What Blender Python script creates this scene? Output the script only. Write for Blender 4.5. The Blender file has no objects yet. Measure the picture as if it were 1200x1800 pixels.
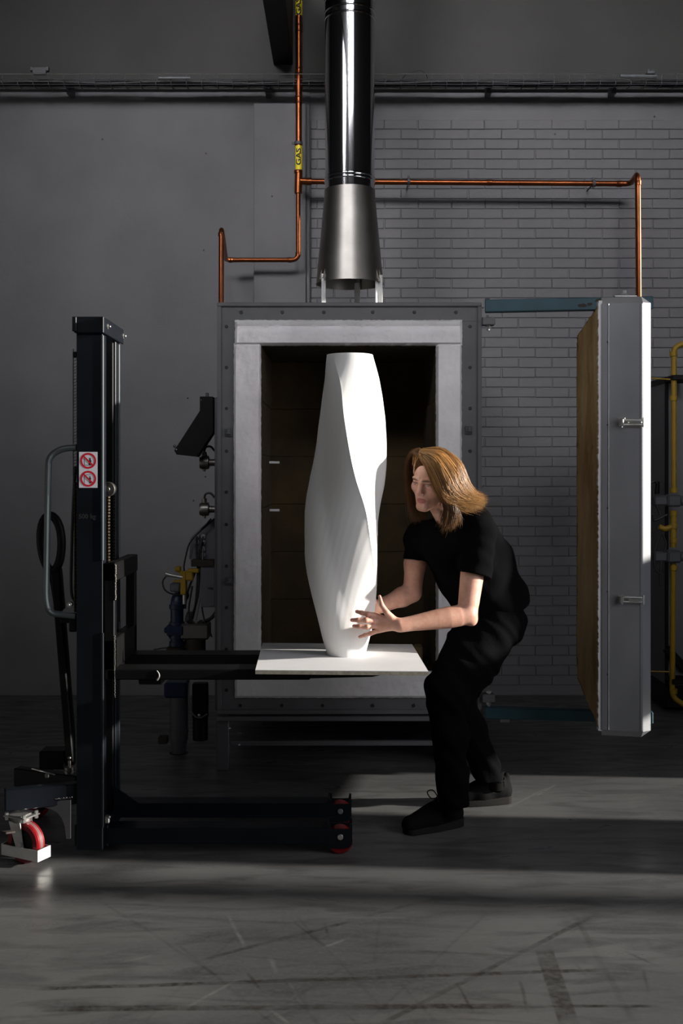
import bpy, math, random
import numpy as np
from mathutils import Vector, Matrix
random.seed(7); np.random.seed(7)
C = bpy.context.scene.collection
R = math.radians
# ------------------------------------------------------------------ camera
F = 1931.0; CH = 1.48; CX = 600.0; HY = 829.0       # focal length in px of a 1200x1800 frame, eye height, horizon row
cd = bpy.data.cameras.new('camera'); cam = bpy.data.objects.new('camera', cd); C.objects.link(cam)
cam.location = (0, 0, CH); cam.rotation_euler = (R(90), 0, 0)
cd.sensor_fit = 'VERTICAL'; cd.sensor_height = 36.0; cd.sensor_width = 24.0
cd.lens = F/1800*36; cd.shift_y = -(900-HY)/1800; cd.clip_start = .05; cd.clip_end = 60
sc = bpy.context.scene; sc.camera = cam
sc.view_settings.view_transform = 'Standard'; sc.view_settings.look = 'None'
sc.view_settings.gamma = 1; sc.view_settings.use_curve_mapping = False
sc.view_settings.exposure = 0.0
# ------------------------------------------------------------------ world, sun, window light
w = bpy.data.worlds.new('world'); sc.world = w; w.use_nodes = True
w.node_tree.nodes['Background'].inputs[0].default_value = (.55, .65, .85, 1)
w.node_tree.nodes['Background'].inputs[1].default_value = .12
SUN_EL, SUN_AZ = R(12.5), R(3.8)
def light(name, kind, energy, col, loc, direction, **kw):
    l = bpy.data.lights.new(name, kind); l.energy = energy; l.color = col
    for k, v in kw.items(): setattr(l, k, v)
    o = bpy.data.objects.new(name, l); C.objects.link(o); o.location = loc
    o.rotation_euler = Vector(direction).to_track_quat('-Z', 'Y').to_euler(); return o
light('sun', 'SUN', 10.5, (1, .95, .87), (5, 4, 4),
      (-math.cos(SUN_EL)*math.cos(SUN_AZ), math.cos(SUN_EL)*math.sin(SUN_AZ), -math.sin(SUN_EL)), angle=R(1.2))
WIN = [(-3.2, -2.9, 7.1), (1.05, -2.9, 7.1)]
for i, p in enumerate(WIN):
    light('window_daylight', 'AREA', 31, (.97, .96, 1), p, (.9-p[0]*.75, 10, -3.9), shape='RECTANGLE', size=3.7, size_y=2.3, spread=R(34))
    light('window_sky', 'AREA', 12, (.84, .91, 1), (p[0], -2.8, p[2]), (-p[0]*.5, 8, -6), shape='RECTANGLE', size=3.7, size_y=2.3, spread=R(150))
light('side_fill', 'AREA', 13, (.97, .96, 1), (3.12, 2.2, 2.2), (-1, .85, -.38), shape='RECTANGLE', size=2.0, size_y=2.4, spread=R(80))  # soft fill lamp added at the right to brighten the arm

# ------------------------------------------------------------------ helpers
def P(px, py, Y): return Vector(((px-CX)/F*Y, Y, CH-(py-HY)/F*Y))
MATS = {}
def mat(name, col, rough=.5, metal=0., var=None, bump=None, spec=.5, emis=None, coat=0, stretch=(1,1,1), aniso=0):
    if name in MATS: return MATS[name]
    m = bpy.data.materials.new(name); m.use_nodes = True; MATS[name] = m
    nt = m.node_tree; b = nt.nodes['Principled BSDF']
    b.inputs['Base Color'].default_value = (*col, 1); b.inputs['Roughness'].default_value = rough
    b.inputs['Metallic'].default_value = metal; b.inputs['Specular IOR Level'].default_value = spec
    b.inputs['Coat Weight'].default_value = coat; b.inputs['Anisotropic'].default_value = aniso
    if var or bump:
        tc = nt.nodes.new('ShaderNodeTexCoord'); mp = nt.nodes.new('ShaderNodeMapping')
        mp.inputs['Scale'].default_value = stretch; nt.links.new(tc.outputs['Object'], mp.inputs[0])
    if var:
        n = nt.nodes.new('ShaderNodeTexNoise'); n.inputs['Scale'].default_value = var[0]; n.inputs['Detail'].default_value = 6
        nt.links.new(mp.outputs[0], n.inputs['Vector'])
        cr = nt.nodes.new('ShaderNodeValToRGB'); cr.color_ramp.elements[0].position = .3; cr.color_ramp.elements[1].position = .7
        c2 = var[2] if len(var) > 2 else tuple(c*(1-var[1]) for c in col)
        cr.color_ramp.elements[0].color = (*c2, 1); cr.color_ramp.elements[1].color = (*[min(1, c*(1+var[1]*.4)) for c in col], 1)
        nt.links.new(n.outputs[0], cr.inputs[0]); nt.links.new(cr.outputs[0], b.inputs['Base Color'])
    if bump:
        n2 = nt.nodes.new('ShaderNodeTexNoise'); n2.inputs['Scale'].default_value = bump[0]; n2.inputs['Detail'].default_value = 4
        nt.links.new(mp.outputs[0], n2.inputs['Vector'])
        bp = nt.nodes.new('ShaderNodeBump'); bp.inputs['Strength'].default_value = bump[1]
        bp.inputs['Distance'].default_value = bump[2] if len(bump) > 2 else .01
        nt.links.new(n2.outputs[0], bp.inputs['Height']); nt.links.new(bp.outputs[0], b.inputs['Normal'])
    return m
def tag(o, label=None, cat=None, group=None, kind=None):
    if label: o['label'] = label
    if cat: o['category'] = cat
    if group: o['group'] = group
    if kind: o['kind'] = kind
    return o
def root(name, loc, label=None, cat=None, kind=None):
    o = bpy.data.objects.new(name, None); C.objects.link(o); o.location = loc; o.empty_display_size = .1
    return tag(o, label, cat, None, kind)
def world_loc(o):
    v = Vector(o.location)
    while o.parent: o = o.parent; v += Vector(o.location)
    return v
class MB:
    def __init__(s): s.v = []; s.f = []
    def add(s, vs, fs, M=None):
        n = len(s.v)
        for v in vs: s.v.append(Vector(v) if M is None else M @ Vector(v))
        for f in fs: s.f.append([n+i for i in f])
        return s
    def box(s, c, d, ch=.002, M=None):
        """chamfered box: centre c, full size d"""
        c = Vector(c); h = Vector(d)/2; ch = min(ch, h.x*.9, h.y*.9, h.z*.9); vs = []; ix = {}
        for sx in (-1, 1):
            for sy in (-1, 1):
                for sz in (-1, 1):
                    for a in range(3):
                        e = Vector((sx*(h.x-(ch if a != 0 else 0)), sy*(h.y-(ch if a != 1 else 0)), sz*(h.z-(ch if a != 2 else 0))))
                        ix[(sx, sy, sz, a)] = len(vs); vs.append(c+e)
        fs = []
        q = [(-1, -1), (1, -1), (1, 1), (-1, 1)]
        for sg in (-1, 1):
            f = [ix[(sg, a, b, 0)] for a, b in q]; fs.append(f if sg > 0 else f[::-1])
            f = [ix[(a, sg, b, 1)] for a, b in q]; fs.append(f[::-1] if sg > 0 else f)
            f = [ix[(a, b, sg, 2)] for a, b in q]; fs.append(f if sg > 0 else f[::-1])
        for a in (-1, 1):
            for b in (-1, 1):
                f = [ix[(a, b, -1, 0)], ix[(a, b, 1, 0)], ix[(a, b, 1, 1)], ix[(a, b, -1, 1)]]; fs.append(f if a*b < 0 else f[::-1])
                f = [ix[(a, -1, b, 0)], ix[(a, 1, b, 0)], ix[(a, 1, b, 2)], ix[(a, -1, b, 2)]]; fs.append(f if a*b > 0 else f[::-1])
                f = [ix[(-1, a, b, 1)], ix[(1, a, b, 1)], ix[(1, a, b, 2)], ix[(-1, a, b, 2)]]; fs.append(f if a*b < 0 else f[::-1])
                for e in (-1, 1):
                    f = [ix[(a, b, e, 0)], ix[(a, b, e, 1)], ix[(a, b, e, 2)]]; fs.append(f if a*b*e > 0 else f[::-1])
        return s.add(vs, fs, M)
    def bar(s, p0, p1, w, h, ch=.002, up=(0, 0, 1)):
        """chamfered bar from p0 to p1, width w (sideways) height h (along up)"""
        p0, p1 = Vector(p0), Vector(p1); d = p1-p0; L = d.length; x = d.normalized(); u = Vector(up)
        y = u.cross(x).normalized(); z = x.cross(y)
        M = Matrix(((x.x, y.x, z.x, 0), (x.y, y.y, z.y, 0), (x.z, y.z, z.z, 0), (0, 0, 0, 1))); M.translation = (p0+p1)/2
        return s.box((0, 0, 0), (L, w, h), ch, M)
    def tube(s, pts, r, n=10, caps=True, closed=False):
        pts = [Vector(p) for p in pts]; k = len(pts); rr = r if hasattr(r, '__len__') else [r]*k
        prev = None; rings = []; vs = []
        for i, p in enumerate(pts):
            if closed: t = (pts[(i+1) % k]-pts[i-1]).normalized()
            else: t = (pts[min(i+1, k-1)]-pts[max(i-1, 0)]).normalized()
            if t.length < .5: t = (pts[-1]-pts[0]).normalized()
            if prev is None:
                a = Vector((0, 0, 1)) if abs(t.z) < .9 else Vector((1, 0, 0)); x = a.cross(t).normalized()
            else: x = (prev-t*prev.dot(t)).normalized()
            prev = x; y = t.cross(x)
            for j in range(n):
                an = 2*math.pi*j/n; vs.append(p+(x*math.cos(an)+y*math.sin(an))*rr[i])
        fs = []
        for i in range(k if closed else k-1):
            a = i*n; b = ((i+1) % k)*n
            for j in range(n): fs.append([a+j, a+(j+1) % n, b+(j+1) % n, b+j])
        if caps and not closed: fs.append(list(range(n))[::-1]); fs.append([(k-1)*n+j for j in range(n)])
        return s.add(vs, fs)
    def cyl(s, p0, p1, r0, r1=None, n=20, ch=.001):
        r1 = r0 if r1 is None else r1; p0, p1 = Vector(p0), Vector(p1); L = (p1-p0).length
        c = min(ch, L*.3, max(r0, .0005)*.5); d = (p1-p0)/L
        return s.tube([p0, p0+d*c*.001, p0+d*c, p1-d*c, p1], [max(r0-c, 1e-4), max(r0-c, 1e-4), r0, r1, max(r1-c, 1e-4)], n) if ch else s.tube([p0, p1], [r0, r1], n)
    def lathe(s, prof, n=32, c=(0, 0, 0), caps=False):
        c = Vector(c); vs = []; k = len(prof)
        for r, z in prof:
            for j in range(n):
                a = 2*math.pi*j/n; vs.append(c+Vector((r*math.cos(a), r*math.sin(a), z)))
        fs = [[i*n+j, i*n+(j+1) % n, (i+1)*n+(j+1) % n, (i+1)*n+j] for i in range(k-1) for j in range(n)]
        if caps: fs += [list(range(n))[::-1], [(k-1)*n+j for j in range(n)]]
        return s.add(vs, fs)
    def prism(s, poly, d):
        """poly: list of 3D points (planar), extruded by vector d"""
        d = Vector(d); n = len(poly); vs = [Vector(p) for p in poly]+[Vector(p)+d for p in poly]
        a = Vector((0, 0, 0))
        for i in range(n): a += Vector(poly[i]).cross(Vector(poly[(i+1) % n]))
        fl = a.dot(d) > 0
        fs = [list(range(n)), [n+i for i in range(n)][::-1]]+[[i, n+i, n+(i+1) % n, (i+1) % n] for i in range(n)]
        if fl: fs = [f[::-1] for f in fs]
        return s.add(vs, fs)
    def sphere(s, c, r, n=16, m=10, sc=(1, 1, 1)):
        c = Vector(c); vs = [c+Vector((0, 0, -r*sc[2]))]
        for i in range(1, m):
            t = math.pi*i/m-math.pi/2
            for j in range(n):
                a = 2*math.pi*j/n; vs.append(c+Vector((r*sc[0]*math.cos(t)*math.cos(a), r*sc[1]*math.cos(t)*math.sin(a), r*sc[2]*math.sin(t))))
        vs.append(c+Vector((0, 0, r*sc[2]))); fs = []
        for j in range(n): fs.append([0, 1+(j+1) % n, 1+j]); fs.append([len(vs)-1, 1+(m-2)*n+j, 1+(m-2)*n+(j+1) % n])
        for i in range(m-2):
            for j in range(n): fs.append([1+i*n+j, 1+i*n+(j+1) % n, 1+(i+1)*n+(j+1) % n, 1+(i+1)*n+j])
        return s.add(vs, fs)
    def build(s, name, m, parent=None, smooth=True, loc=None, kind=None, label=None):
        org = world_loc(parent) if parent else Vector((0, 0, 0))
        at = Vector(loc) if loc is not None else org
        me = bpy.data.meshes.new(name); me.from_pydata([tuple(v-at) for v in s.v], [], s.f); me.update()
        if m: me.materials.append(m)
        if smooth:
            try: me.shade_smooth(); me.set_sharp_from_angle(angle=R(35))
            except Exception: pass
        o = bpy.data.objects.new(name, me); C.objects.link(o); o.location = at-org if parent else at
        if parent: o.parent = parent
        if kind: o['kind'] = kind
        if label: o['label'] = label
        return o
def copies(o, locs, parent):
    """more of a part, sharing its mesh; locs are world places for the part's origin"""
    org = world_loc(parent)
    for l in locs:
        c = o.copy(); C.objects.link(c); c.parent = parent; c.location = Vector(l)-org
def arc(c, a, b, r, t0, t1, n=8):
    return [Vector(c)+Vector(a)*r*math.cos(t0+(t1-t0)*i/n)+Vector(b)*r*math.sin(t0+(t1-t0)*i/n) for i in range(n+1)]
def rounded(pts, rad, n=6):
    """polyline with rounded corners"""
    pts = [Vector(p) for p in pts]; out = [pts[0]]
    for i in range(1, len(pts)-1):
        p = pts[i]; a = pts[i-1]-p; b = pts[i+1]-p; r = min(rad, a.length*.48, b.length*.48)
        p0 = p+a.normalized()*r; p1 = p+b.normalized()*r
        for k in range(n+1):
            t = k/n; out.append(p0*(1-t)**2+p*2*t*(1-t)+p1*t*t)
    out.append(pts[-1]); return out
def bez(pts, n=24):
    """Catmull-Rom through points"""
    pts = [Vector(p) for p in pts]; q = [pts[0]*2-pts[1]]+pts+[pts[-1]*2-pts[-2]]; out = []
    m = len(pts)-1
    for i in range(n+1):
        u = i/n*m; k = min(int(u), m-1); t = u-k; a, b, c, d = q[k:k+4]
        out.append(.5*((2*b)+(c-a)*t+(2*a-5*b+4*c-d)*t*t+(3*b-a-3*c+d)*t**3))
    return out
def text_mesh(body, size):
    cu = bpy.data.curves.new('txt', 'FONT'); cu.body = body; cu.size = size; cu.align_x = 'CENTER'; cu.align_y = 'CENTER'
    cu.resolution_u = 3; cu.offset = size*.03
    o = bpy.data.objects.new('txt', cu); C.objects.link(o); dg = bpy.context.evaluated_depsgraph_get()
    me = bpy.data.meshes.new_from_object(o.evaluated_get(dg)); vs = [v.co.copy() for v in me.vertices]; fs = [list(p.vertices) for p in me.polygons]
    bpy.data.objects.remove(o); bpy.data.meshes.remove(me); return vs, fs

# ------------------------------------------------------------------ signed-distance modelling (for the figure)
def V3(p): return np.array([p[0], p[1], p[2]], dtype=np.float32)
def cone(Q, a, b, ra, rb):
    a, b = V3(a), V3(b); d = b-a; t = np.clip(((Q-a) @ d)/max(float(d @ d), 1e-9), 0, 1)
    return np.linalg.norm(Q-a-t[:, None]*d, axis=1)-(ra+(rb-ra)*t)
def sph(Q, c, r): return np.linalg.norm(Q-V3(c), axis=1)-r
def ell(Q, c, r, A=None):
    q = Q-V3(c)
    if A is not None: q = q @ A          # columns of A: local axes
    r = V3(r); k0 = np.linalg.norm(q/r, axis=1); k1 = np.linalg.norm(q/(r*r), axis=1)
    return k0*(k0-1)/np.maximum(k1, 1e-6)
def su(a, b, k):
    h = np.clip(.5+.5*(b-a)/k, 0, 1); return b*(1-h)+a*h-k*h*(1-h)
def ss(a, b, k): return -su(-a, b, k)    # a minus b
def chain(Q, pts, rs, k=.02):
    d = None
    for i in range(len(pts)-1):
        e = cone(Q, pts[i], pts[i+1], rs[i], rs[i+1]); d = e if d is None else np.minimum(d, e) if k == 0 else su(d, e, k)
    return d
def sdf_mesh(name, fn, lo, hi, h, m, parent, S=6, smooth_it=0, whole=False):
    lo = np.array(lo, dtype=np.float32); hi = np.array(hi, dtype=np.float32)
    nb = np.ceil((hi-lo)/(h*S)).astype(int); n = nb*S+1
    cs = np.stack(np.meshgrid(*[lo[a]+(np.arange(nb[a])+.5)*S*h for a in range(3)], indexing='ij'), -1).reshape(-1, 3).astype(np.float32)
    dc = fn(cs); act = (np.abs(dc) < S*h*1.15).reshape(nb); dcg = dc.reshape(nb)
    vals = np.ones(n, dtype=np.float32)
    vals[:-1, :-1, :-1] = np.repeat(np.repeat(np.repeat(dcg, S, 0), S, 1), S, 2)
    ab = np.argwhere(act); off = np.stack(np.meshgrid(*[np.arange(S+1)]*3, indexing='ij'), -1).reshape(-1, 3)
    for s0 in range(0, len(ab), 1500):
        ii = (ab[s0:s0+1500, None, :]*S+off[None]).reshape(-1, 3)
        vals[ii[:, 0], ii[:, 1], ii[:, 2]] = fn((lo+ii*h).astype(np.float32))
    s = vals < 0; c = np.zeros(tuple(np.array(s.shape)-1), dtype=np.int8)
    for a in (0, 1):
        for b in (0, 1):
            for d in (0, 1): c += s[a:s.shape[0]-1+a, b:s.shape[1]-1+b, d:s.shape[2]-1+d]
    ai = np.argwhere((c > 0) & (c < 8)); idm = -np.ones(c.shape, dtype=np.int32); idm[ai[:, 0], ai[:, 1], ai[:, 2]] = np.arange(len(ai))
    pos = np.zeros((len(ai), 3)); cnt = np.zeros(len(ai))
    cor = [(a, b, d) for a in (0, 1) for b in (0, 1) for d in (0, 1)]
    for x in cor:
        for y in cor:
            if sum(y)-sum(x) == 1 and all(p <= q for p, q in zip(x, y)):
                va = vals[ai[:, 0]+x[0], ai[:, 1]+x[1], ai[:, 2]+x[2]]; vb = vals[ai[:, 0]+y[0], ai[:, 1]+y[1], ai[:, 2]+y[2]]
                cr = (va < 0) != (vb < 0); t = np.where(cr, va/np.where(cr, va-vb, 1), 0)
                pos += cr[:, None]*(np.array(x)+t[:, None]*(np.array(y)-np.array(x))); cnt += cr
    pos = lo+(ai+pos/cnt[:, None])*h; quads = []
    for ax in range(3):
        o1, o2 = [(1, 2), (2, 0), (0, 1)][ax]
        sl0 = [slice(None)]*3; sl1 = [slice(None)]*3; sl0[ax] = slice(0, -1); sl1[ax] = slice(1, None)
        cr = s[tuple(sl0)] != s[tuple(sl1)]; e = np.argwhere(cr)
        e = e[(e[:, o1] > 0) & (e[:, o2] > 0) & (e[:, o1] < c.shape[o1]) & (e[:, o2] < c.shape[o2])]
        ins = s[e[:, 0], e[:, 1], e[:, 2]]; q = []
        for d1, d2 in ((1, 1), (0, 1), (0, 0), (1, 0)):
            k = e.copy(); k[:, o1] -= d1; k[:, o2] -= d2; q.append(idm[k[:, 0], k[:, 1], k[:, 2]])
        q = np.stack(q, 1); q[~ins] = q[~ins][:, ::-1]; quads.append(q)
    quads = np.concatenate(quads); quads = quads[(quads >= 0).all(1)]
    if whole:
        ed = np.concatenate([quads[:, [0, 1]], quads[:, [1, 2]], quads[:, [2, 3]], quads[:, [3, 0]]]); lab = np.arange(len(pos))
        for _ in range(200):
            m_ = np.minimum(lab[ed[:, 0]], lab[ed[:, 1]]); new = lab.copy(); np.minimum.at(new, ed[:, 0], m_); np.minimum.at(new, ed[:, 1], m_); new = new[new]
            if (new == lab).all(): break
            lab = new
        big = np.bincount(lab).argmax(); quads = quads[lab[quads[:, 0]] == big]
        use = np.unique(quads); re_ = -np.ones(len(pos), dtype=np.int64); re_[use] = np.arange(len(use)); quads = re_[quads]; pos = pos[use]
    if smooth_it:
        ed = np.concatenate([quads[:, [0, 1]], quads[:, [1, 2]], quads[:, [2, 3]], quads[:, [3, 0]]])
        for _ in range(smooth_it):
            acc = np.zeros_like(pos); k = np.zeros(len(pos))
            for col in range(3):
                acc[:, col] = np.bincount(ed[:, 0], pos[ed[:, 1], col], len(pos))+np.bincount(ed[:, 1], pos[ed[:, 0], col], len(pos))
            k = np.bincount(ed[:, 0], minlength=len(pos))+np.bincount(ed[:, 1], minlength=len(pos))
            pos = pos*.5+.5*acc/np.maximum(k, 1)[:, None]
    org = np.array(world_loc(parent)) if parent else np.zeros(3)
    me = bpy.data.meshes.new(name); me.vertices.add(len(pos)); me.vertices.foreach_set('co', (pos-org).astype(np.float32).ravel())
    me.loops.add(len(quads)*4); me.loops.foreach_set('vertex_index', quads.astype(np.int32).ravel())
    me.polygons.add(len(quads)); me.polygons.foreach_set('loop_start', np.arange(0, len(quads)*4, 4, dtype=np.int32))
    me.polygons.foreach_set('use_smooth', np.ones(len(quads), dtype=bool)); me.update(calc_edges=True); me.validate()
    me.materials.append(m); o = bpy.data.objects.new(name, me); C.objects.link(o)
    if parent: o.parent = parent
    return o, pos

# ------------------------------------------------------------------ materials
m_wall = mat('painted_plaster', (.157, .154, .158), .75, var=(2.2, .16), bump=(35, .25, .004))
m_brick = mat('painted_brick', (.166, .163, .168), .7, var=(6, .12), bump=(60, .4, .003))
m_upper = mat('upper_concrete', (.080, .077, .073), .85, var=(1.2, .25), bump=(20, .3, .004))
m_dark = mat('dark_ceiling', (.03, .03, .03), .9)
m_black = mat('black_steel', (.003, .003, .0034), .5, var=(20, .3), spec=.2)
m_navy = mat('stacker_paint', (.0042, .006, .0095), .4, var=(9, .25), bump=(180, .12, .001), spec=.25)
m_kgrey = mat('kiln_grey_paint', (.092, .093, .100), .5, var=(7, .15), bump=(90, .15, .001))
m_kdark = mat('kiln_casing', (.07, .072, .08), .55, var=(7, .2))
m_fibre = mat('ceramic_fibre', (.66, .65, .66), .95, var=(5, .14), bump=(30, .5, .006))
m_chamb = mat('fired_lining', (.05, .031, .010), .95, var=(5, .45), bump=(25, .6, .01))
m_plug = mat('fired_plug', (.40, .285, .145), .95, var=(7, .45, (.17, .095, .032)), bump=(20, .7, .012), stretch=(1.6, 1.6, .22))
m_hole = mat('bolt_black', (.008, .008, .008), .5)
m_galv = mat('galvanised_sheet', (.22, .225, .24), .45, .45, var=(4, .22), bump=(40, .08, .002), stretch=(1, 1, .5))
m_chrome = mat('polished_stainless', (.62, .62, .63), .09, 1, var=(3, .08), bump=(3, .05, .003), stretch=(1, 1, .2))
m_dull = mat('dull_stainless', (.27, .255, .235), .4, 1, var=(6, .22), bump=(14, .1, .003))
m_zinc = mat('zinc_plate', (.62, .62, .60), .3, .85, var=(30, .15))
m_alu = mat('bare_aluminium', (.72, .72, .70), .4, .6, var=(20, .1))
m_copper = mat('copper', (.23, .066, .022), .32, .9, var=(7, .35))
m_teal = mat('teal_paint', (.014, .058, .078), .5, var=(7, .25))
m_rust = mat('rusty_black', (.02, .012, .008), .7, var=(30, .4))
m_yellow = mat('yellow_paint', (.33, .20, .008), .5, var=(10, .2))
m_yband = mat('yellow_label', (.85, .68, .02), .5)
m_ink = mat('black_ink', (.01, .01, .01), .6)
m_white = mat('white_label', (.72, .70, .76), .45)
m_red = mat('red_print', (.62, .01, .03), .45)
m_redw = mat('red_polyurethane', (.21, .006, .010), .28, var=(15, .2))
m_tread = mat('worn_red_tread', (.15, .075, .072), .5, var=(40, .3))
m_vase = mat('white_ceramic', (.79, .785, .775), .62, bump=(160, .06, .001))
m_slab = mat('kiln_board_face', (.80, .795, .80), .6, var=(9, .04))
m_slabe = mat('kiln_board_edge', (.42, .38, .30), .8, var=(60, .3))
m_blue = mat('blue_valve_paint', (.008, .016, .045), .4, var=(10, .3))
m_cable = mat('black_cable', (.012, .012, .012), .5)
m_grey = mat('grey_cable', (.12, .12, .13), .5)
m_box = mat('grey_enclosure', (.10, .10, .115), .5, var=(6, .1))
m_boil = mat('boiler_panel', (.12, .12, .125), .5, var=(3, .1))
m_cloth = mat('black_cotton', (.0035, .0035, .0038), 1, bump=(14, .5, .012), spec=.03)
m_denim = mat('black_trouser_cloth', (.0032, .0033, .0038), 1, bump=(16, .5, .012), spec=.03)
m_shoe = mat('black_shoe', (.0045, .0045, .005), .85, bump=(400, .4, .001), spec=.08)
m_sole = mat('dark_shoe_sole', (.014, .013, .012), .8, spec=.1)
m_sock = mat('dark_sock', (.006, .006, .006), 1, spec=.05)

# floor: polished concrete with tyre marks
def floor_material():
    m = bpy.data.materials.new('polished_concrete'); m.use_nodes = True; nt = m.node_tree; b = nt.nodes['Principled BSDF']; L = nt.links.new
    tc = nt.nodes.new('ShaderNodeTexCoord')
    def noise(s, d=6, dist=0, sc=(1, 1, 1)):
        mp = nt.nodes.new('ShaderNodeMapping'); mp.inputs['Scale'].default_value = sc; L(tc.outputs['Object'], mp.inputs[0])
        n = nt.nodes.new('ShaderNodeTexNoise'); n.inputs['Scale'].default_value = s; n.inputs['Detail'].default_value = d
        n.inputs['Distortion'].default_value = dist; L(mp.outputs[0], n.inputs['Vector']); return n.outputs[0]
    def mth(op, a, b_=None, c=None, cl=False):
        n = nt.nodes.new('ShaderNodeMath'); n.operation = op; n.use_clamp = cl
        for i, x in enumerate((a, b_, c)):
            if x is None: continue
            if hasattr(x, 'links'): L(x, n.inputs[i])
            else: n.inputs[i].default_value = x
        return n.outputs[0]
    def mix(f, a, b_):
        n = nt.nodes.new('ShaderNodeMix'); n.data_type = 'RGBA'
        for x, k in ((f, 0), (a, 6), (b_, 7)):
            if hasattr(x, 'links'): L(x, n.inputs[k])
            elif k == 0: n.inputs[0].default_value = x
            else: n.inputs[k].default_value = (*x, 1)
        return n.outputs[2]
    def rng(x, a, b_, c=0, d=1):
        n = nt.nodes.new('ShaderNodeMapRange'); L(x, n.inputs[0])
        for i, v in enumerate((a, b_, c, d)): n.inputs[i+1].default_value = v
        return n.outputs[0]
    big = noise(1.3, 6, .9, (.7, 1.3, 1)); med = noise(7, 9, .8, (.45, 1.9, 1)); fine = noise(70, 5)
    col = mix(rng(big, .35, .68), (.084, .084, .085), (.140, .140, .139))
    col = mix(mth('MULTIPLY', rng(med, .47, .66), .62), col, (.036, .036, .037))
    col = mix(mth('MULTIPLY', rng(fine, .45, .75), .3), col, (.15, .148, .143))
    sep = nt.nodes.new('ShaderNodeSeparateXYZ'); L(tc.outputs['Object'], sep.inputs[0]); X, Yc = sep.outputs[0], sep.outputs[1]
    wob = mth('MULTIPLY', mth('SUBTRACT', noise(3, 2), .5), .02)
    gr = noise(9, 8, 1, (1, 1, 1)); gr2 = rng(noise(55, 3), .35, .6)
    def seg(x0, y0, x1, y1, wd, amt, grain=True):
        nonlocal col
        dx, dy = x1-x0, y1-y0; Ln = math.hypot(dx, dy); dx /= Ln; dy /= Ln
        al = mth('ADD', mth('MULTIPLY', mth('SUBTRACT', X, x0), dx), mth('MULTIPLY', mth('SUBTRACT', Yc, y0), dy))
        pe = mth('ADD', mth('SUBTRACT', mth('MULTIPLY', mth('SUBTRACT', Yc, y0), dx), mth('MULTIPLY', mth('SUBTRACT', X, x0), dy)), wob if wd < .03 else 0)
        k = mth('MULTIPLY', rng(mth('ABSOLUTE', pe), wd*.5, wd*.5+.006, 1, 0), rng(mth('ABSOLUTE', mth('SUBTRACT', al, Ln/2)), Ln/2-.03, Ln/2+.02, 1, 0))
        k = mth('MULTIPLY', k, rng(gr, .3, .62, .25, 1)); 
        if grain: k = mth('MULTIPLY', k, mth('ADD', mth('MULTIPLY', gr2, .5), .5))
        col = mix(mth('MULTIPLY', k, abs(amt)), col, (.022, .018, .016) if amt > 0 else (.28, .27, .26))
    rq = random.Random(21); SCR = []
    for _ in range(16):
        ax, ay, an, ln = rq.uniform(380, 1160), rq.uniform(1590, 1790), rq.uniform(.3, 1.4), rq.uniform(15, 60)
        SCR.append((ax, ay, ax+ln*math.cos(an), min(1799, ay+ln*math.sin(an)), rq.uniform(.003, .007), rq.choice((.7, .6, .5, -.3))))
    def g(px, py):
        Y = CH*F/(py-HY); return (px-CX)/F*Y, Y
    for (ax, ay, bx, by, wd, amt) in [(75, 1738, 1060, 1705, .015, .9), (68, 1776, 1150, 1768, .010, .95), (70, 1771, 900, 1766, .008, .85), (955, 1668, 1000, 1800, .05, .85),
            (670, 1800, 1050, 1606, .013, .65), (360, 1686, 612, 1620, .012, .75), (640, 1612, 770, 1578, .012, .4), (735, 1672, 905, 1680, .007, .5),
            (315, 1660, 480, 1800, .006, .35), (1010, 1610, 1110, 1790, .014, .3), (180, 1585, 390, 1720, .006, .3), (420, 1680, 640, 1700, .005, .25),
            (655, 1690, 668, 1620, .006, .35), (130, 1640, 300, 1590, .007, .25), (1080, 1610, 1200, 1580, .008, .3), (700, 1725, 760, 1790, .005, .3),
            (330, 1770, 410, 1725, .005, -.35), (220, 1690, 262, 1680, .006, -.35), (570, 1665, 610, 1650, .006, -.4), (890, 1420, 960, 1385, .008, -.3),
            (940, 1400, 975, 1380, .006, -.3), (450, 1800, 600, 1700, .005, .3), (860, 1600, 640, 1800, .005, .25), (520, 1610, 700, 1800, .004, .25), (250, 1800, 420, 1640, .004, .2)]+SCR:
        (x0, y0), (x1, y1) = g(ax, ay), g(bx, by); seg(x0, y0, x1, y1, wd, amt)
    L(col, b.inputs['Base Color'])
    L(rng(med, .3, .7, .26, .48), b.inputs['Roughness'])
    bp = nt.nodes.new('ShaderNodeBump'); bp.inputs['Strength'].default_value = .18; bp.inputs['Distance'].default_value = .004
    L(noise(14, 6, .3), bp.inputs['Height']); L(bp.outputs[0], b.inputs['Normal']); b.inputs['Specular IOR Level'].default_value = .55
    return m

# ------------------------------------------------------------------ the room
WY = 7.27; XL, XR = -6.0, 3.2; YF = -3.1; ZC = 8.7
o = MB().box(((XL+XR)/2, (YF+WY)/2+.1, -.05), (XR-XL+.6, WY-YF+.7, .1), .001).build('floor', floor_material()); tag(o, kind='structure')
o.location = (0, 0, 0)
o = MB().box(((XL+XR)/2, (YF+WY)/2+.1, ZC+.05), (XR-XL+.6, WY-YF+.7, .1), .001).build('ceiling', m_dark); tag(o, kind='structure')
o = MB().box((XL-.1, (YF+WY)/2, ZC/2), (.2, WY-YF, ZC), .001).build('wall_left', m_wall); tag(o, kind='structure')
o = MB().box(((XL+XR)/2, YF-.1, ZC/2), (XR-XL, .2, ZC), .001).build('wall_front', m_upper); tag(o, kind='structure')
BX0 = -.205                                             # brickwork starts right of the pilaster
wall = root('wall_back', (0, WY, 0), kind='structure')
ZB = 4.0
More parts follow.
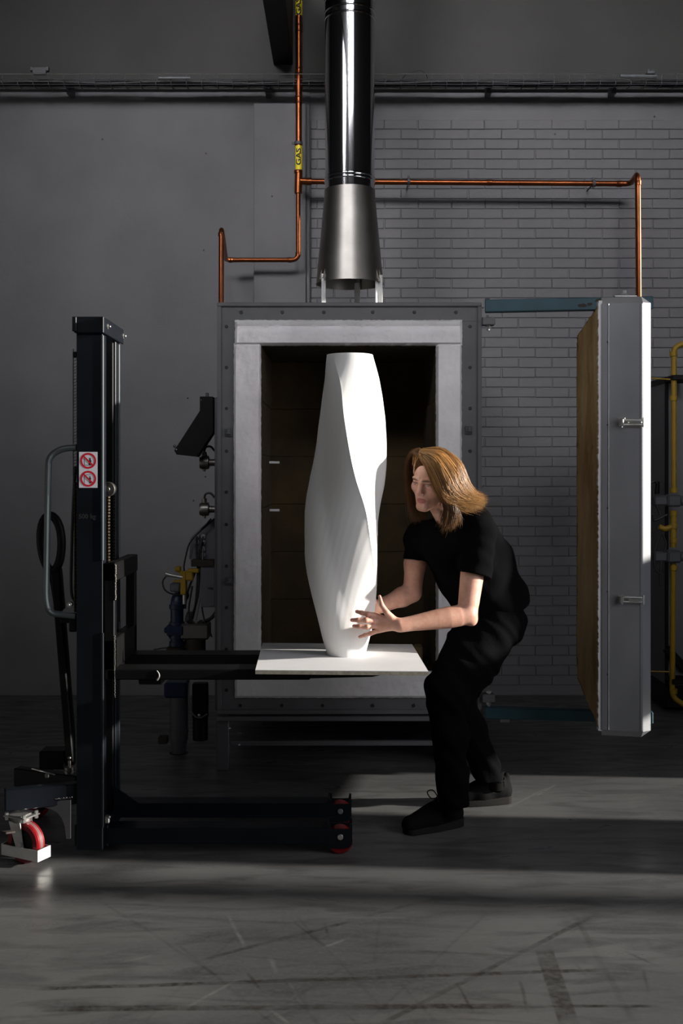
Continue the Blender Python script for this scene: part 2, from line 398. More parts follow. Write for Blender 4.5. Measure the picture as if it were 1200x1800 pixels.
MB().box(((XL+BX0)/2, WY+.1, ZB/2), (BX0-XL, .2, ZB), .001).build('plaster_panel', m_wall, wall)
MB().box(((XR+BX0)/2, WY+.106, ZB/2), (XR-BX0, .2, ZB), .001).build('mortar_bed', m_brick, wall)
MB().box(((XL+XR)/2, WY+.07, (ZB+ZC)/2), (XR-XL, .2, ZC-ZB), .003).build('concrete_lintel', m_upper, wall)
# bricks: one stretcher mesh shared by every whole brick
bl, bh = .2218, .0657; zj = 2.430; jx = 1.059; g_ = .0042
def brick_mb(x0, x1, z0, mb=None):
    mb = mb or MB(); c = .0035; y = WY+.004; yf = WY-.001
    a = [(x0, y, z0), (x1, y, z0), (x1, y, z0+bh-g_), (x0, y, z0+bh-g_)]; f = [(x0+c, yf, z0+c), (x1-c, yf, z0+c), (x1-c, yf, z0+bh-g_-c), (x0+c, yf, z0+bh-g_-c)]
    return mb.add(a+f, [[4, 5, 6, 7], [0, 1, 5, 4], [1, 2, 6, 5], [2, 3, 7, 6], [3, 0, 4, 7]])
proto = None; cnt = 0; rest = MB(); todo = []
for k in range(-24, 38):
    z = zj-(k+1)*bh+g_/2
    if z < .002 or z+bh > ZB-.13: continue
    off = (k % 2)*bl/2
    i0 = int((BX0-jx)/bl)-2
    for i in range(i0, 14):
        x0 = jx+off+i*bl+g_/2+random.uniform(-.0025, .0025); x1 = x0+bl-g_
        if x1 <= BX0+.01 or x0 >= XR-.01: continue
        part = x0 < BX0 or x1 > XR
        x0, x1 = max(x0, BX0+.001), min(x1, XR-.002)
        pxl = CX+(x0+x1)/2*F/WY; py = HY-(z-CH)*F/WY
        vis = (not part) and pxl < 1215 and pxl > 640 and py > 215 and not (380 < pxl < 850 and py > 530) and not (1040 < pxl < 1135 and 540 < py < 1290)
        todo.append((vis and py < 950, x0, x1, z))
for vis, x0, x1, z in todo:
    z2 = z+random.uniform(-.0012, .0012)
    if vis and cnt < 298:
        if proto is None: proto = brick_mb(x0, x0+bl-g_, z2).build('brick', m_brick, wall, smooth=False, loc=(x0, WY, z2))
        else: copies(proto, [(x0, WY+random.uniform(-.0012, .0008), z2)], wall)
        cnt += 1
    else: brick_mb(x0, x1, z2, rest)
rest.build('brickwork', m_brick, wall, smooth=False, kind='stuff')
ph_ = None
for px, py in ((358, 440), (361, 838), (340, 880), (180, 245), (362, 270), (975, 236), (1008, 262), (1150, 205), (478, 345), (330, 700)):
    q = P(px, py, WY-(.056 if 447 < px < 538 else 0)); q.y -= .0015
    if ph_ is None: ph_ = MB().cyl(q, q+Vector((0, .003, 0)), .006, n=8, ch=0).build('plug_hole', m_hole, wall, loc=q)
    else: copies(ph_, [q], wall)
# pilaster with its corner bead
x0, x1 = (447-600)/F*WY, (538-600)/F*WY
o = MB().box(((x0+x1)/2, WY-.02, 1.95), (x1-x0, .07, 3.9), .004).build('trim_1', m_wall); tag(o, kind='structure')
o = MB().box((x1+.013, WY-.012, 1.95), (.024, .05, 3.9), .006).build('trim_2', m_brick); tag(o, kind='structure')
# steel beam running out from the wall
bm = MB(); bz = 4.16
for zz, ww, hh in ((bz+.006, .125, .012), (bz+.5, .125, .012)): bm.box((-.385, (WY+2.2)/2, zz), (ww, WY-2.2, hh), .002)
bm.box((-.345, (WY+2.2)/2, bz+.25), (.05, WY-2.2, .49), .002)
o = bm.build('trim_3', m_black); tag(o, kind='structure')
# right wall with openings shaped to place the sun patches (outside the frame)
def Yw(x, Y): return Y-(XR-x)*math.tan(SUN_AZ)
OPEN = [(-3.0, 3.90, .25, 3.5), (3.90, 4.36, 1.30, 3.5), (4.36, 4.54, 2.0, 3.5), (4.54, 5.20, .10, .82), (4.60, 5.14, 1.50, 3.5), (5.36, 6.30, 1.50, 3.14), (6.72, 6.82, 2.4, 3.9)]
ys = sorted({YF, WY}|{a for o_ in OPEN for a in o_[:2]}); zs = sorted({0, ZC}|{a for o_ in OPEN for a in o_[2:]})
wb = MB()
for a, b in zip(ys, ys[1:]):
    run = None
    for c, d in zip(zs, zs[1:]):
        hole = any(q[0] <= (a+b)/2 <= q[1] and q[2] <= (c+d)/2 <= q[3] for q in OPEN)
        if not hole and b-a > 1e-4: wb.box((XR+.06, (a+b)/2, (c+d)/2), (.12, b-a+.002, d-c+.002), .0002)
o = wb.build('wall_right', m_dark); tag(o, kind='structure')
o = MB().box((9.5, 3.21, 2.6), (.2, .17, 5.2), .01).build('shade_post', m_dark); tag(o, kind='structure')   # unseen post added outside to cast the soft dark band on the floor
for i, p in enumerate(WIN):                            # frames of the high windows behind the camera
    f = MB()
    for dx in (-1.9, 0, 1.9): f.box((p[0]+dx, YF+.12, p[2]), (.09, .08, 2.44), .004)
    for dz in (-1.2, 1.2): f.box((p[0], YF+.12, p[2]+dz), (3.8, .08, .09), .004)
    o = f.build('window_%d' % (i+1), m_kgrey); tag(o, kind='structure')

# ------------------------------------------------------------------ cable tray
m_splice = mat('dull_zinc', (.16, .17, .175), .6, .3, var=(30, .3))
tray = root('cable_tray', P(600, 152, 7.15), 'long wire-mesh cable tray carrying dark cables high along the back wall', 'cable tray')
tz0, tz1, ty0, ty1 = CH+(HY-152)/F*7.1, CH+(HY-134)/F*7.1, 7.06, 7.17
xs0, xs1 = -2.8, 3.0
for nm, yy, zz in (('long_wire', ty0, tz1), ('long_wire', ty0, (tz0+tz1)/2), ('long_wire', ty0, tz0), ('long_wire', (ty0+ty1)/2, tz0), ('long_wire', ty1, tz0), ('long_wire', ty1, tz1)):
    MB().tube([(xs0, yy, zz), (xs1, yy, zz)], .0028, 6).build(nm, m_zinc if zz == tz1 else m_kdark, tray)
pr = None; st = .0985
for i in range(int((xs1-xs0)/st)):
    x = xs0+.03+i*st
    if pr is None: pr = MB().tube([(x, ty0, tz1+.004), (x, ty0, tz0), (x, ty1, tz0), (x, ty1, tz1+.004)], .0026, 6).build('cross_wire', m_kgrey, tray, loc=(x, ty0, tz0))
    else: copies(pr, [(x, ty0, tz0)], tray)
for i in range(6):
    yy = ty0+.015+i*.016; ph = random.uniform(0, 6)
    pts = [(xs0+k*(xs1-xs0)/60, yy+.004*math.sin(k*.7+ph), tz0+.012+.006*(i % 3)+.009*abs(math.sin(k*.33+ph))) for k in range(61)]
    MB().tube(pts, .0065+.002*(i % 2), 7).build('cable', m_cable, tray)
MB().tube(bez([P(706, 140, 7.1), P(712, 132, 7.08), P(722, 127, 7.08), P(738, 124, 7.09), P(748, 130, 7.1), P(752, 140, 7.12)], 16), .0025, 6).build('loose_cable_end', m_cable, tray)
def splice(px0, px1, py0, py1, m): MB().box((P((px0+px1)/2, 0, 7.04).x, 7.045, P(0, (py0+py1)/2, 7.045).z), ((px1-px0)/F*7.04, .012, (py1-py0)/F*7.04), .003).build('splice_plate', m, tray)
splice(278, 335, 135, 139, m_splice); splice(1090, 1155, 131, 136, m_splice)
b = MB(); c = P(1143, 128, 7.04); b.box(c, (.05, .03, .02), .004); b.cyl(c+Vector((-.015, 0, .01)), c+Vector((-.015, 0, .022)), .007, n=6); b.cyl(c+Vector((.015, 0, .01)), c+Vector((.015, 0, .022)), .007, n=6); b.build('splice_clamp', m_splice, tray)
b = MB(); c = P(70, 125, 7.1); b.box(c, (.09, .03, .045), .004); b.box(c+Vector((-.05, 0, .012)), (.02, .03, .03), .003); b.box(c+Vector((.05, 0, .012)), (.02, .03, .03), .003); b.build('junction_box', m_kdark, tray)
for px in (120, 470, 860, 1080):
    x = P(px, 0, 7.15).x; MB().box((x, 7.219, (tz0+tz1)/2-.012), (.035, .097, .085), .004).build('wall_bracket', m_kdark, tray)

# ------------------------------------------------------------------ copper gas pipework on the wall
GY = 7.08
gp = root('copper_gas_pipe', P(524, 457, GY), 'copper gas pipework with yellow GAS bands branching left and right on the wall', 'gas pipe')
def pipe(pts, r, name='pipe_run', rad=.05, par=gp, m=m_copper, n=14): return MB().tube(rounded(pts, rad, 6), r, n).build(name, m, par)
def collar(p, ax, r, L, name='solder_collar', par=gp, m=m_copper):
    p = Vector(p); ax = Vector(ax).normalized(); mb = MB(); mb.tube([p-ax*L/2, p-ax*L*.45, p-ax*L*.3, p+ax*L*.3, p+ax*L*.45, p+ax*L/2], [r*.93, r, r*.97, r*.97, r, r*.93], 16); return mb.build(name, m, par)
pipe([P(525, -60, GY), P(525, 300, GY)], .0205, rad=.02)
for py in (44, 55, 120, 128, 170, 180): collar(P(525, py, GY), (0, 0, 1), .0245, .012)
MB().tube([P(525, 130, GY), P(525, 137, GY), P(525, 152, GY), P(525, 166, GY)], [.021, .025, .024, .021], 16).build('sleeve', m_copper, gp)
pipe([P(525, 300, GY), P(524, 340, GY)], .025, 'tee_fitting', .01)
pipe([P(524, 318, GY), P(548, 319, GY)], .0225, 'tee_fitting', .01)
collar(P(524, 302, GY), (0, 0, 1), .027, .02); collar(P(524, 335, GY), (0, 0, 1), .025, .03); collar(P(543, 319, GY), (1, 0, 0), .0245, .03)
pipe([P(524, 335, GY), P(524, 457, GY), P(397, 457, GY), P(389, 402, 6.22), P(388, 700, 6.22)], .0150, rad=.045)
collar(P(523.7, 447, GY), (0, 0, 1), .018, .025); collar(P(509, 457, GY), (1, 0, 0), .018, .025); collar(P(405, 457, GY), (1, 0, 0), .018, .025); collar(P(388.5, 412, 6.22), (0, 0, 1), .0175, .02)
pipe([P(548, 319, GY), P(1108, 323, GY), P(1120.5, 305, 6.85), P(1123, 600, 6.85)], .0178, rad=.05)
collar(P(1088, 323, GY), (1, 0, 0), .021, .035); collar(P(1121, 322, 6.85), (0, 0, 1), .0205, .03); collar(P(860, 321, GY), (1, 0, 0), .0205, .03)
for px, py, ax, r in ((524.5, 252, (0, 0, 1), .0275), (718, 319, (1, 0, 0), .0235), (1043, 322.5, (1, 0, 0), .0235)):
    p = P(px, py, GY); ax = Vector(ax); mb = MB(); mb.tube([p-ax*.009, p-ax*.009, p+ax*.009, p+ax*.009], [.017, r, r, .017], 16)
    if ax.z: mb.box(p+Vector((-.034, 0, 0)), (.018, .01, .016), .002)
    else: mb.box(p+Vector((0, 0, .030)), (.014, .01, .018), .002); mb.box(p-Vector((0, 0, .028)), (.014, .01, .012), .002)
    mb.cyl(p+Vector((0, .015, 0)), (p.x, WY-.001, p.z), .005, n=8); mb.build('pipe_clamp', m_kdark, gp)
def gas_band(py0, py1, txt_py):
    a, b_ = P(525, py0, GY), P(525, py1, GY); r = .0225
    band = MB().tube([a, b_], r, 24).build('warning_band', m_yband, gp)
    vs, fs = text_mesh('GAS', .047); rr = r+.0006; out = []
    for _ in range(2):                # finer faces, so that the letters can bend round the pipe
        nf = []
        for f in fs:
            for a_ in range(1, len(f)-1):
                t = [f[0], f[a_], f[a_+1]]; m_ = []
                for u_, w_ in ((0, 1), (1, 2), (2, 0)): vs.append((vs[t[u_]]+vs[t[w_]])/2); m_.append(len(vs)-1)
                nf += [[t[0], m_[0], m_[2]], [m_[0], t[1], m_[1]], [m_[2], m_[1], t[2]], m_]
        fs = nf
    zc = P(525, txt_py, GY).z
    for v in vs:                      # read upwards, wrapped on the pipe
        an = v.y/rr; out.append((a.x-rr*math.sin(an), GY-rr*math.cos(an), zc+v.x*1.25))
    MB().add(out, fs).build('lettering', m_ink, band, smooth=False)
gas_band(257, 299, 277); gas_band(2, 28, 14)

# ------------------------------------------------------------------ exhaust flue
FY = 6.10; fx = (614.5-600)/F*FY
fl = root('exhaust_flue', (fx, FY, P(0, 532, 5.43).z), 'polished steel exhaust flue rising from a flared hood above the kiln', 'flue')
fz = lambda py: CH+(HY-py)/F*FY
r0 = 43.5/F*FY
MB().lathe([(r0, fz(338)), (r0, fz(40)), (r0, ZC-.01)], 64, (fx, FY, 0)).build('duct', m_chrome, fl)
for py in (36, 24, 4, 320, 314):
    prof = [(r0, -.007), (r0+.0035, -.004), (r0+.0045, 0), (r0+.0035, .004), (r0, .007)]
    MB().lathe([(r, z+fz(py)) for r, z in prof], 64, (fx, FY, 0)).build('seam_band', m_chrome, fl)
r1 = 44/F*FY; r2 = 58.5/F*FY
MB().lathe([(r1-.004, fz(335)), (r1+.001, fz(335)), (r1+.003, fz(348)), (r2, fz(494)), (r2+.003, fz(500)), (r2-.001, fz(500)), (r2-.003, fz(494)), (r1-.001, fz(350)), (r1-.004, fz(335))], 64, (fx, FY, 0)).build('hood', m_dull, fl)
MB().lathe([(.001, fz(345)), (r1-.006, fz(345))], 32, (fx, FY, 0)).build('hood_interior', m_black, fl)
ktz = P(0, 532, 5.43).z
for an in (-145, -31, 75):
    an = R(an); c = Vector((fx+math.cos(an)*(r2-.012), FY+math.sin(an)*(r2-.012), 0)); rad = Vector((math.cos(an), math.sin(an), 0)); tn = Vector((-rad.y, rad.x, 0))
    mb = MB(); mb.bar(c+Vector((0, 0, ktz)), c+Vector((0, 0, fz(488))), .034, .004, .0008, up=rad); mb.bar(c+tn*.015+rad*.012+Vector((0, 0, ktz)), c+tn*.015+rad*.012+Vector((0, 0, fz(488))), .004, .028, .0008, up=rad)
    lg = mb.build('support_leg', m_alu, fl)
    for s_ in (-1, 1):
        q = c+tn*.016*s_+Vector((0, 0, fz(493))); mb2 = MB().prism([q+rad*.02, q+rad*.026+Vector((0, 0, -.01)), q-rad*.005+Vector((0, 0, -.01)), q-rad*.017+Vector((0, 0, .085)), q-rad*.008+Vector((0, 0, .095))], tn*.003)
        mb2.build('gusset', m_dull, lg, smooth=False)

# ------------------------------------------------------------------ kiln
KY = 5.43; ks = F/KY
kx = lambda px: (px-CX)/ks
kz = lambda py: CH-(py-HY)/ks
KB = 6.95
kiln = root('kiln', (kx(613), 6.1, 0), 'big grey front-loading kiln with white fibre mouth and its door swung open', 'kiln')
def frame_mb(x0, x1, z0, z1, X0, X1, Z0, Z1, y0, y1, ch=.003):
    mb = MB()
    mb.box(((X0+X1)/2, (y0+y1)/2, (z1+Z1)/2), (X1-X0, y1-y0, Z1-z1), ch); mb.box(((X0+X1)/2, (y0+y1)/2, (z0+Z0)/2), (X1-X0, y1-y0, z0-Z0), ch)
    mb.box(((x0+X0)/2, (y0+y1)/2, (z0+z1)/2), (x0-X0, y1-y0, z1-z0), 0.0005); mb.box(((x1+X1)/2, (y0+y1)/2, (z0+z1)/2), (X1-x1, y1-y0, z1-z0), .0005)
    return mb
# front flange plate, with a raised outer lip
frame_mb(kx(414), kx(809), kz(1222), kz(565), kx(387), kx(841), kz(1249), kz(537), KY, KY+.05, .001).build('front_plate', m_kgrey, kiln)
frame_mb(kx(389), kx(839), kz(1247), kz(539), kx(382), kx(846), kz(1255), kz(532), KY-.012, KY+.05).build('edge_angle', m_kgrey, kiln)
# casing behind (walls kept thin so the chamber is open)
cs = MB()
X0, X1, Z0, Z1 = kx(384), kx(842), kz(1252), kz(534)
cs.box((X0+.01, (KY+.05+KB)/2, (Z0+Z1)/2), (.02, KB-KY-.05, Z1-Z0)); cs.box((X1-.01, (KY+.05+KB)/2, (Z0+Z1)/2), (.02, KB-KY-.05, Z1-Z0))
cs.box(((X0+X1)/2, (KY+.05+KB)/2, Z1-.01), (X1-X0, KB-KY-.05, .02)); cs.box(((X0+X1)/2, (KY+.05+KB)/2, Z0+.01), (X1-X0, KB-KY-.05, .02)); cs.box(((X0+X1)/2, KB-.01, (Z0+Z1)/2), (X1-X0, .02, Z1-Z0))
cs.build('casing', m_kdark, kiln)
MB().box((kx(378.5), KY+.34, (kz(697)+kz(1253))/2), (.02, .58, kz(697)-kz(1253)), .003).build('side_panel', m_kgrey, kiln)
# white fibre mouth: lumpy grid so that the edges are ragged
def lumpy(x0, x1, z0, z1, y, t, nx, nz, amp, seed, name, par=kiln, m=m_fibre, rag=.0013, roll=0):
    rs = random.Random(seed); vs = []; fs = []
    jit = {}
    for i in range(nx+1):
        for k in range(nz+1):
            u, v = i/nx, k/nz; ex = min(i, nx-i); ez = min(k, nz-k); e = min(ex, ez)
            px_ = x0+(x1-x0)*u+(rs.uniform(-rag, rag) if ex == 0 else 0); pz_ = z0+(z1-z0)*v+(rs.uniform(-rag, rag) if ez == 0 else 0)
            yy = y+rs.uniform(-amp, amp)+(t*.35 if e == 0 else 0)+(roll*math.exp(-((v-.72)/.10)**2) if roll else 0)
            vs.append((px_, yy, pz_))
    n = len(vs); vs += [(a, y+t, c) for a, _, c in vs]; w_ = nz+1
    for i in range(nx):
        for k in range(nz):
            a = i*w_+k; fs.append([a, a+w_, a+w_+1, a+1])
    bd = [i*w_ for i in range(nx+1)]+[nx*w_+k for k in range(1, nz+1)]+[i*w_+nz for i in range(nx-1, -1, -1)]+[k for k in range(nz-1, 0, -1)]
    for a, b_ in zip(bd, bd[1:]+bd[:1]): fs.append([b_, a, a+n, b_+n])
    mb = MB(); mb.add(vs, fs); return mb.build(name, m, par)
fy = KY-.028
lumpy(kx(413), kx(812), kz(607), kz(563), fy, .047, 90, 12, .0022, 1, 'fibre_lintel', roll=.012)
lumpy(kx(411), kx(458.5), kz(1183), kz(604), fy+.003, .047, 12, 120, .0022, 2, 'fibre_jamb')
lumpy(kx(766), kx(811), kz(1183), kz(604), fy+.003, .047, 12, 120, .0022, 3, 'fibre_jamb')
lumpy(kx(413), kx(810), kz(1226), kz(1180), fy+.001, .047, 90, 10, .0022, 4, 'fibre_sill')
# chamber
CB = 6.22; ch0, ch1, chz0, chz1 = kx(460), kx(765), kz(1182), kz(608)
def slab_part(name, c, d, m=m_chamb): return MB().box(c, d, .004).build(name, m, kiln)
cy0 = KY+.02
def lining(name, horizontal, xa, xb, za, zb, yy0, yy1, rows):
    # courses of lining modules, each a part
    h_ = (zb-za)/rows
    for r_ in range(rows):
        zz0, zz1 = za+r_*h_+.0006, za+(r_+1)*h_-.0006
        MB().box(((xa+xb)/2+random.uniform(-.003, .003), (yy0+yy1)/2, (zz0+zz1)/2), (xb-xa, yy1-yy0, zz1-zz0), .004).build(name, m_chamb, kiln)
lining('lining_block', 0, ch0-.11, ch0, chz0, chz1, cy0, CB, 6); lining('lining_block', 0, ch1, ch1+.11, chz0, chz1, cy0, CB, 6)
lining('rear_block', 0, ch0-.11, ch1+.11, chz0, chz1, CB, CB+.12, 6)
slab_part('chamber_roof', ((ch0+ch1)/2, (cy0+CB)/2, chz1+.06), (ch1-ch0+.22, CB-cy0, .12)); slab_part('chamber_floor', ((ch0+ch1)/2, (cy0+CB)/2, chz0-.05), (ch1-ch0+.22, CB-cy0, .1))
for px, py in ((474, 813), (474, 897)):
    p = P(px, py, 6.0); MB().cyl((ch0-.02, 6.0, p.z), (ch0+.055, 6.0, p.z), .007, n=12).build('thermocouple_sheath', m_fibre, kiln)
for px, w_ in ((515, 26), (700, 22), (735, 14)):
    p = P(px, 1122, 5.75); MB().box((p.x, 5.75, chz0+.04), (w_/F*5.75, .1, .085), .006).build('kiln_prop', m_plug, kiln)
# bolts
bp_ = None
pts = [(x, 549) for x in (424, 496, 569, 655, 728, 801)]+[(x, 1240) for x in (422, 495, 567, 655, 727, 801)]+[(x, y) for y in (574, 646, 718, 793, 865, 922, 995, 1068, 1141, 1213) for x in (398, 826)]
for px, py in pts:
    p = Vector((kx(px), KY-.002, kz(py)))
    if bp_ is None: bp_ = MB().cyl(p-Vector((0, .003, 0)), p+Vector((0, .006, 0)), .0085, n=8).build('bolt', m_hole, kiln, loc=p)
    else: copies(bp_, [p], kiln)
for px, py in ((401, 760), (823, 756), (403, 1021), (824, 1021)):
    p = Vector((kx(px), KY-.006, kz(py))); mb = MB(); mb.box(p, (.035, .012, .04), .003); mb.box(p+Vector((.003, -.012, .004)), (.016, .016, .022), .003); mb.cyl(p+Vector((-.012, -.016, -.006)), p+Vector((.016, -.016, -.006)), .004, n=8)
    mb.build('latch_catch', m_kdark, kiln)
# stand
for px in (391, 836):
    for yy in (KY+.03, KB-.1): MB().box((kx(px), yy, (kz(1256)+.001)/2), (.062, .06, kz(1256)-.001), .003).build('stand_leg', m_kdark, kiln)
for px in (391, 836): MB().box((kx(px), (KY+KB)/2, kz(1261)), (.05, KB-KY, .035), .003).build('stand_rail', m_kdark, kiln)
MB().box((kx(613), KY+.0, kz(1262)), (kx(846)-kx(382), .05, .022), .003).build('stand_rail', m_kgrey, kiln)
MB().box((kx(613), KY+.05, kz(1310)), (kx(823)-kx(402), .03, .024), .003).build('stand_rail', m_kgrey, kiln)
MB().box((kx(613), KB-.1, kz(1300)), (kx(823)-kx(402), .03, .03), .003).build('stand_rail', m_kdark, kiln)
for px, py in ((402, 1280), (419, 1309)): MB().sphere((kx(px)+.004, KY-.002, kz(py)), .006).build('stud', m_zinc, kiln)
# door hinge brackets and arms
for zc_, sg in ((kz(566), -1), (kz(1225), 1)):
    mb = MB(); mb.box((kx(857), KY-.01, zc_), (.062, .06, .038), .003)
    br = mb.build('hinge_bracket', m_kgrey, kiln)
    mb = MB(); a = Vector((kx(858), KY-.01, zc_)); mb.cyl(a-Vector((0, 0, .045)), a+Vector((0, 0, .03)), .009, n=10); mb.cyl(a-Vector((0, 0, .036)), a-Vector((0, 0, .022)), .014, n=6); mb.cyl(a+Vector((0, 0, .022)), a+Vector((0, 0, .032)), .014, n=6)
    mb.build('hinge_pin', m_zinc, br)
DA = Vector((1.160, 4.90, 0)); du = Vector((.205, .979, 0)).normalized(); dn = Vector((du.y, -du.x, 0)); DW, DT = 1.14, .178
dz0, dz1 = CH-(1283-HY)/F*4.9, CH+(HY-534)/F*4.9
pc = DA+du*(DW/2)+dn*.10
arm_z = P(0, 540, KY).z
hp = Vector((kx(851), KY-.02, 0))
ad = (Vector((pc.x, pc.y-.12, 0))-hp).normalized(); ae = hp+ad*(Vector((1.50, 5.30, 0))-hp).length
ua = MB().bar(hp+Vector((0, 0, arm_z)), ae+Vector((0, 0, arm_z+.0)), .05, .060, .003).build('hinge_arm', m_teal, kiln)
def chip(px, py, w_, h_, seed):
    rs = random.Random(seed); t = ((px-CX)/F*hp.y-hp.x)/(ad.x-(px-CX)/F*ad.y); q = hp+ad*t; nn = Vector((ad.y, -ad.x, 0)); q = q+nn*.0258; q.z = CH-(py-HY)/F*q.y
    pl = [q+ad*(w_/2*math.cos(a)*rs.uniform(.6, 1.1))+Vector((0, 0, h_/2*math.sin(a)*rs.uniform(.6, 1.1))) for a in [2*math.pi*i/14 for i in range(14)]]
    MB().prism(pl, nn*.0008).build('paint_chip', m_rust, ua, smooth=False)
chip(1023, 537, .05, .022, 3); chip(1035, 535, .03, .018, 5); chip(1052, 528, .05, .022, 4)
for z_ in (arm_z+.034,):
    mb = MB(); q = hp+ad*.012+Vector((0, 0, z_)); mb.cyl(q-Vector((0, 0, .005)), q+Vector((0, 0, .006)), .013, n=6); mb.build('arm_bolt', m_kdark, ua)
mb = MB(); q = Vector((pc.x-.02, pc.y-.14, arm_z+.03)); q = P(1097, 520, 5.32); q.z = arm_z+.03
mb.box(q+Vector((.0, 0, .003)), (.11, .06, .008), .002); mb.cyl(q+Vector((0, 0, .007)), q+Vector((0, 0, .020)), .020, n=6); mb.cyl(q+Vector((0, 0, .02)), q+Vector((0, 0, .034)), .011, n=8); mb.build('pivot_bolt', m_zinc, ua)
la_z = P(0, 1250, KY).z
la = MB().bar(hp+Vector((0, 0, la_z)), ae+Vector((0, 0, la_z)), .05, .055, .003).build('hinge_arm', m_teal, kiln)
MB().box(P(886, 1266, KY-.04), (.05, .03, .018), .003).build('arm_stop', m_kgrey, la)
# the door
door = MB()
def D(a, b_, z): return DA+du*a+dn*b_+Vector((0, 0, z))   # along width, outwards, height
# outer pan, mitred round its camera-side edge
cU, cN, cZ = .05, .036, .035
A1 = [D(0, 0, dz0), D(0, DT, dz0), D(0, DT, dz1), D(0, 0, dz1)]
B1 = [D(cU, 0, dz0-cZ), D(cU, DT+cN, dz0-cZ*0), D(cU, DT+cN, dz1), D(cU, 0, dz1+cZ)]
B1 = [D(cU, -.0, dz0-cZ), D(cU, DT+cN, dz0-.004), D(cU, DT+cN, dz1+.004), D(cU, -.0, dz1+cZ)]
T0, T1 = D(cU, DT-.005, dz1+cZ), D(cU, DT-.005, dz0-cZ)
E = DW
far = [D(E, 0, dz0-cZ), D(E, DT+cN, dz0-.004), D(E, DT+cN, dz1+.004), D(E, 0, dz1+cZ)]; F0, F1 = D(E, DT-.005, dz1+cZ), D(E, DT-.005, dz0-cZ)
vs = A1+B1+[T0, T1]+far+[F0, F1]
fs = [[0, 1, 2, 3], [1, 5, 6, 2], [3, 2, 8, 7], [2, 6, 8], [0, 4, 9, 1], [1, 9, 5], [5, 11, 12, 6], [6, 12, 14, 8], [8, 14, 13, 7], [4, 10, 15, 9], [9, 15, 11, 5], [0, 3, 7, 4], [4, 7, 13, 10], [10, 13, 14, 12, 11, 15]]
kd = MB().add(vs, fs).build('kiln_door', m_galv, kiln, smooth=False)
# corner channel of the pan (raised strip and seam), weld line, rim
MB().box((0, 0, 0), (.001, .001, .001)) 
def dbox(name, a0, a1, b0, b1, z0, z1, m, par=kd, ch=.001):
    M = Matrix(((du.x, dn.x, 0, 0), (du.y, dn.y, 0, 0), (0, 0, 1, 0), (0, 0, 0, 1))); M.translation = D((a0+a1)/2, (b0+b1)/2, (z0+z1)/2)
    mb = MB(); mb.box((0, 0, 0), (a1-a0, b1-b0, z1-z0), ch, M)
    mb.f = [f[::-1] for f in mb.f] if M.determinant() < 0 else mb.f
    return mb.build(name, m, par)
dbox('edge_strip', -.003, .004, 0, .024, dz0+.002, dz1-.002, m_galv); dbox('edge_strip', -.005, .002, .0285, .0315, dz0+.001, dz1-.001, m_alu)
dbox('edge_strip', -.002, .004, .165, .1755, dz0+.004, dz1-.004, m_galv)
for k in range(5):
    z_ = dz0+.25+k*.37; mb = MB(); q = D(-.004, .026, z_); mb.sphere(q, .004, 8, 6); mb.build('rivet', m_kdark, kd)
# rough white fibre seal and the tapered tan plug
rs = random.Random(11); ring = []
N = 240
for i in range(N+1):
    z_ = dz0-.005+(dz1-dz0+.02)*i/N; ring.append((z_, rs.uniform(-.0022, .0022)))
vs = []; fs = []
for z_, j in ring: vs += [D(.004, 0.002, z_), D(.002+j*.3, -.014+j, z_), D(.03, -.02+j, z_), D(.05, -.02, z_)]
for i in range(N):
    for k in range(3): a = i*4+k; fs.append([a, a+4, a+5, a+1])
MB().add(vs, fs).build('fibre_seal', m_fibre, kd)
# plug: a frustum; near side slopes away so its tan flank faces the camera
def plugface(a0, a1, b_, z0, z1): return [D(a0, b_, z0), D(a1, b_, z0), D(a1, b_, z1), D(a0, b_, z1)]
pa = (.012, DW-.012, -.012, dz0+.0, dz1-.002); pb_ = (.155, DW-.16, -.105, dz0+.20, dz1-.12)
NU, NV = 14, 90; vs = []; fs = []
for side in range(4):
    base = len(vs)
    P0 = plugface(*pa); P1 = plugface(*pb_); s0, s1 = side, (side+1) % 4
    for i in range(NU+1):
        for j in range(NV+1):
            u, v = i/NU, j/NV; lo_ = P0[s0].lerp(P0[s1], v); hi_ = P1[s0].lerp(P1[s1], v); q = lo_.lerp(hi_, u)
            vs.append(q+Vector((rs.uniform(-1, 1), rs.uniform(-1, 1), rs.uniform(-1, 1)))*.0028)
    for i in range(NU):
        for j in range(NV): a = base+i*(NV+1)+j; fs.append([a, a+NV+1, a+NV+2, a+1])
n0 = len(vs); vs += plugface(*pb_); fs.append([n0+3, n0+2, n0+1, n0])
MB().add(vs, fs).build('insulating_plug', m_plug, kd)
for py in (743, 1053):
    z_ = CH-(py-HY)/F*4.88; mb = MB()
    def db(a0, a1, b0, b1, z0, z1, ch=.001):
        M = Matrix(((du.x, dn.x, 0, 0), (du.y, dn.y, 0, 0), (0, 0, 1, 0), (0, 0, 0, 1))); M.translation = D((a0+a1)/2, (b0+b1)/2, (z0+z1)/2); mb.box((0, 0, 0), (a1-a0, b1-b0, z1-z0), ch, M)
    db(-.004, 0, .075, .185, z_-.018, z_+.018); db(-.03, -.003, .078, .094, z_-.017, z_+.017, .003); db(-.033, -.028, .070, .10, z_+.014, z_+.021)
    for s_ in (-1, 1): mb.cyl(D(-.018, .09, z_+.010*s_), D(-.018, .178, z_+.010*s_), .0032, n=8)
    mb.cyl(D(-.02, .086, z_-.022), D(-.02, .086, z_+.022), .005, n=10); mb.cyl(D(-.02, .178, z_-.021), D(-.02, .178, z_+.021), .004, n=10)
    db(-.028, -.018, .115, .172, z_-.005, z_+.005, .002)
    mb.build('toggle_latch', m_zinc, kd)
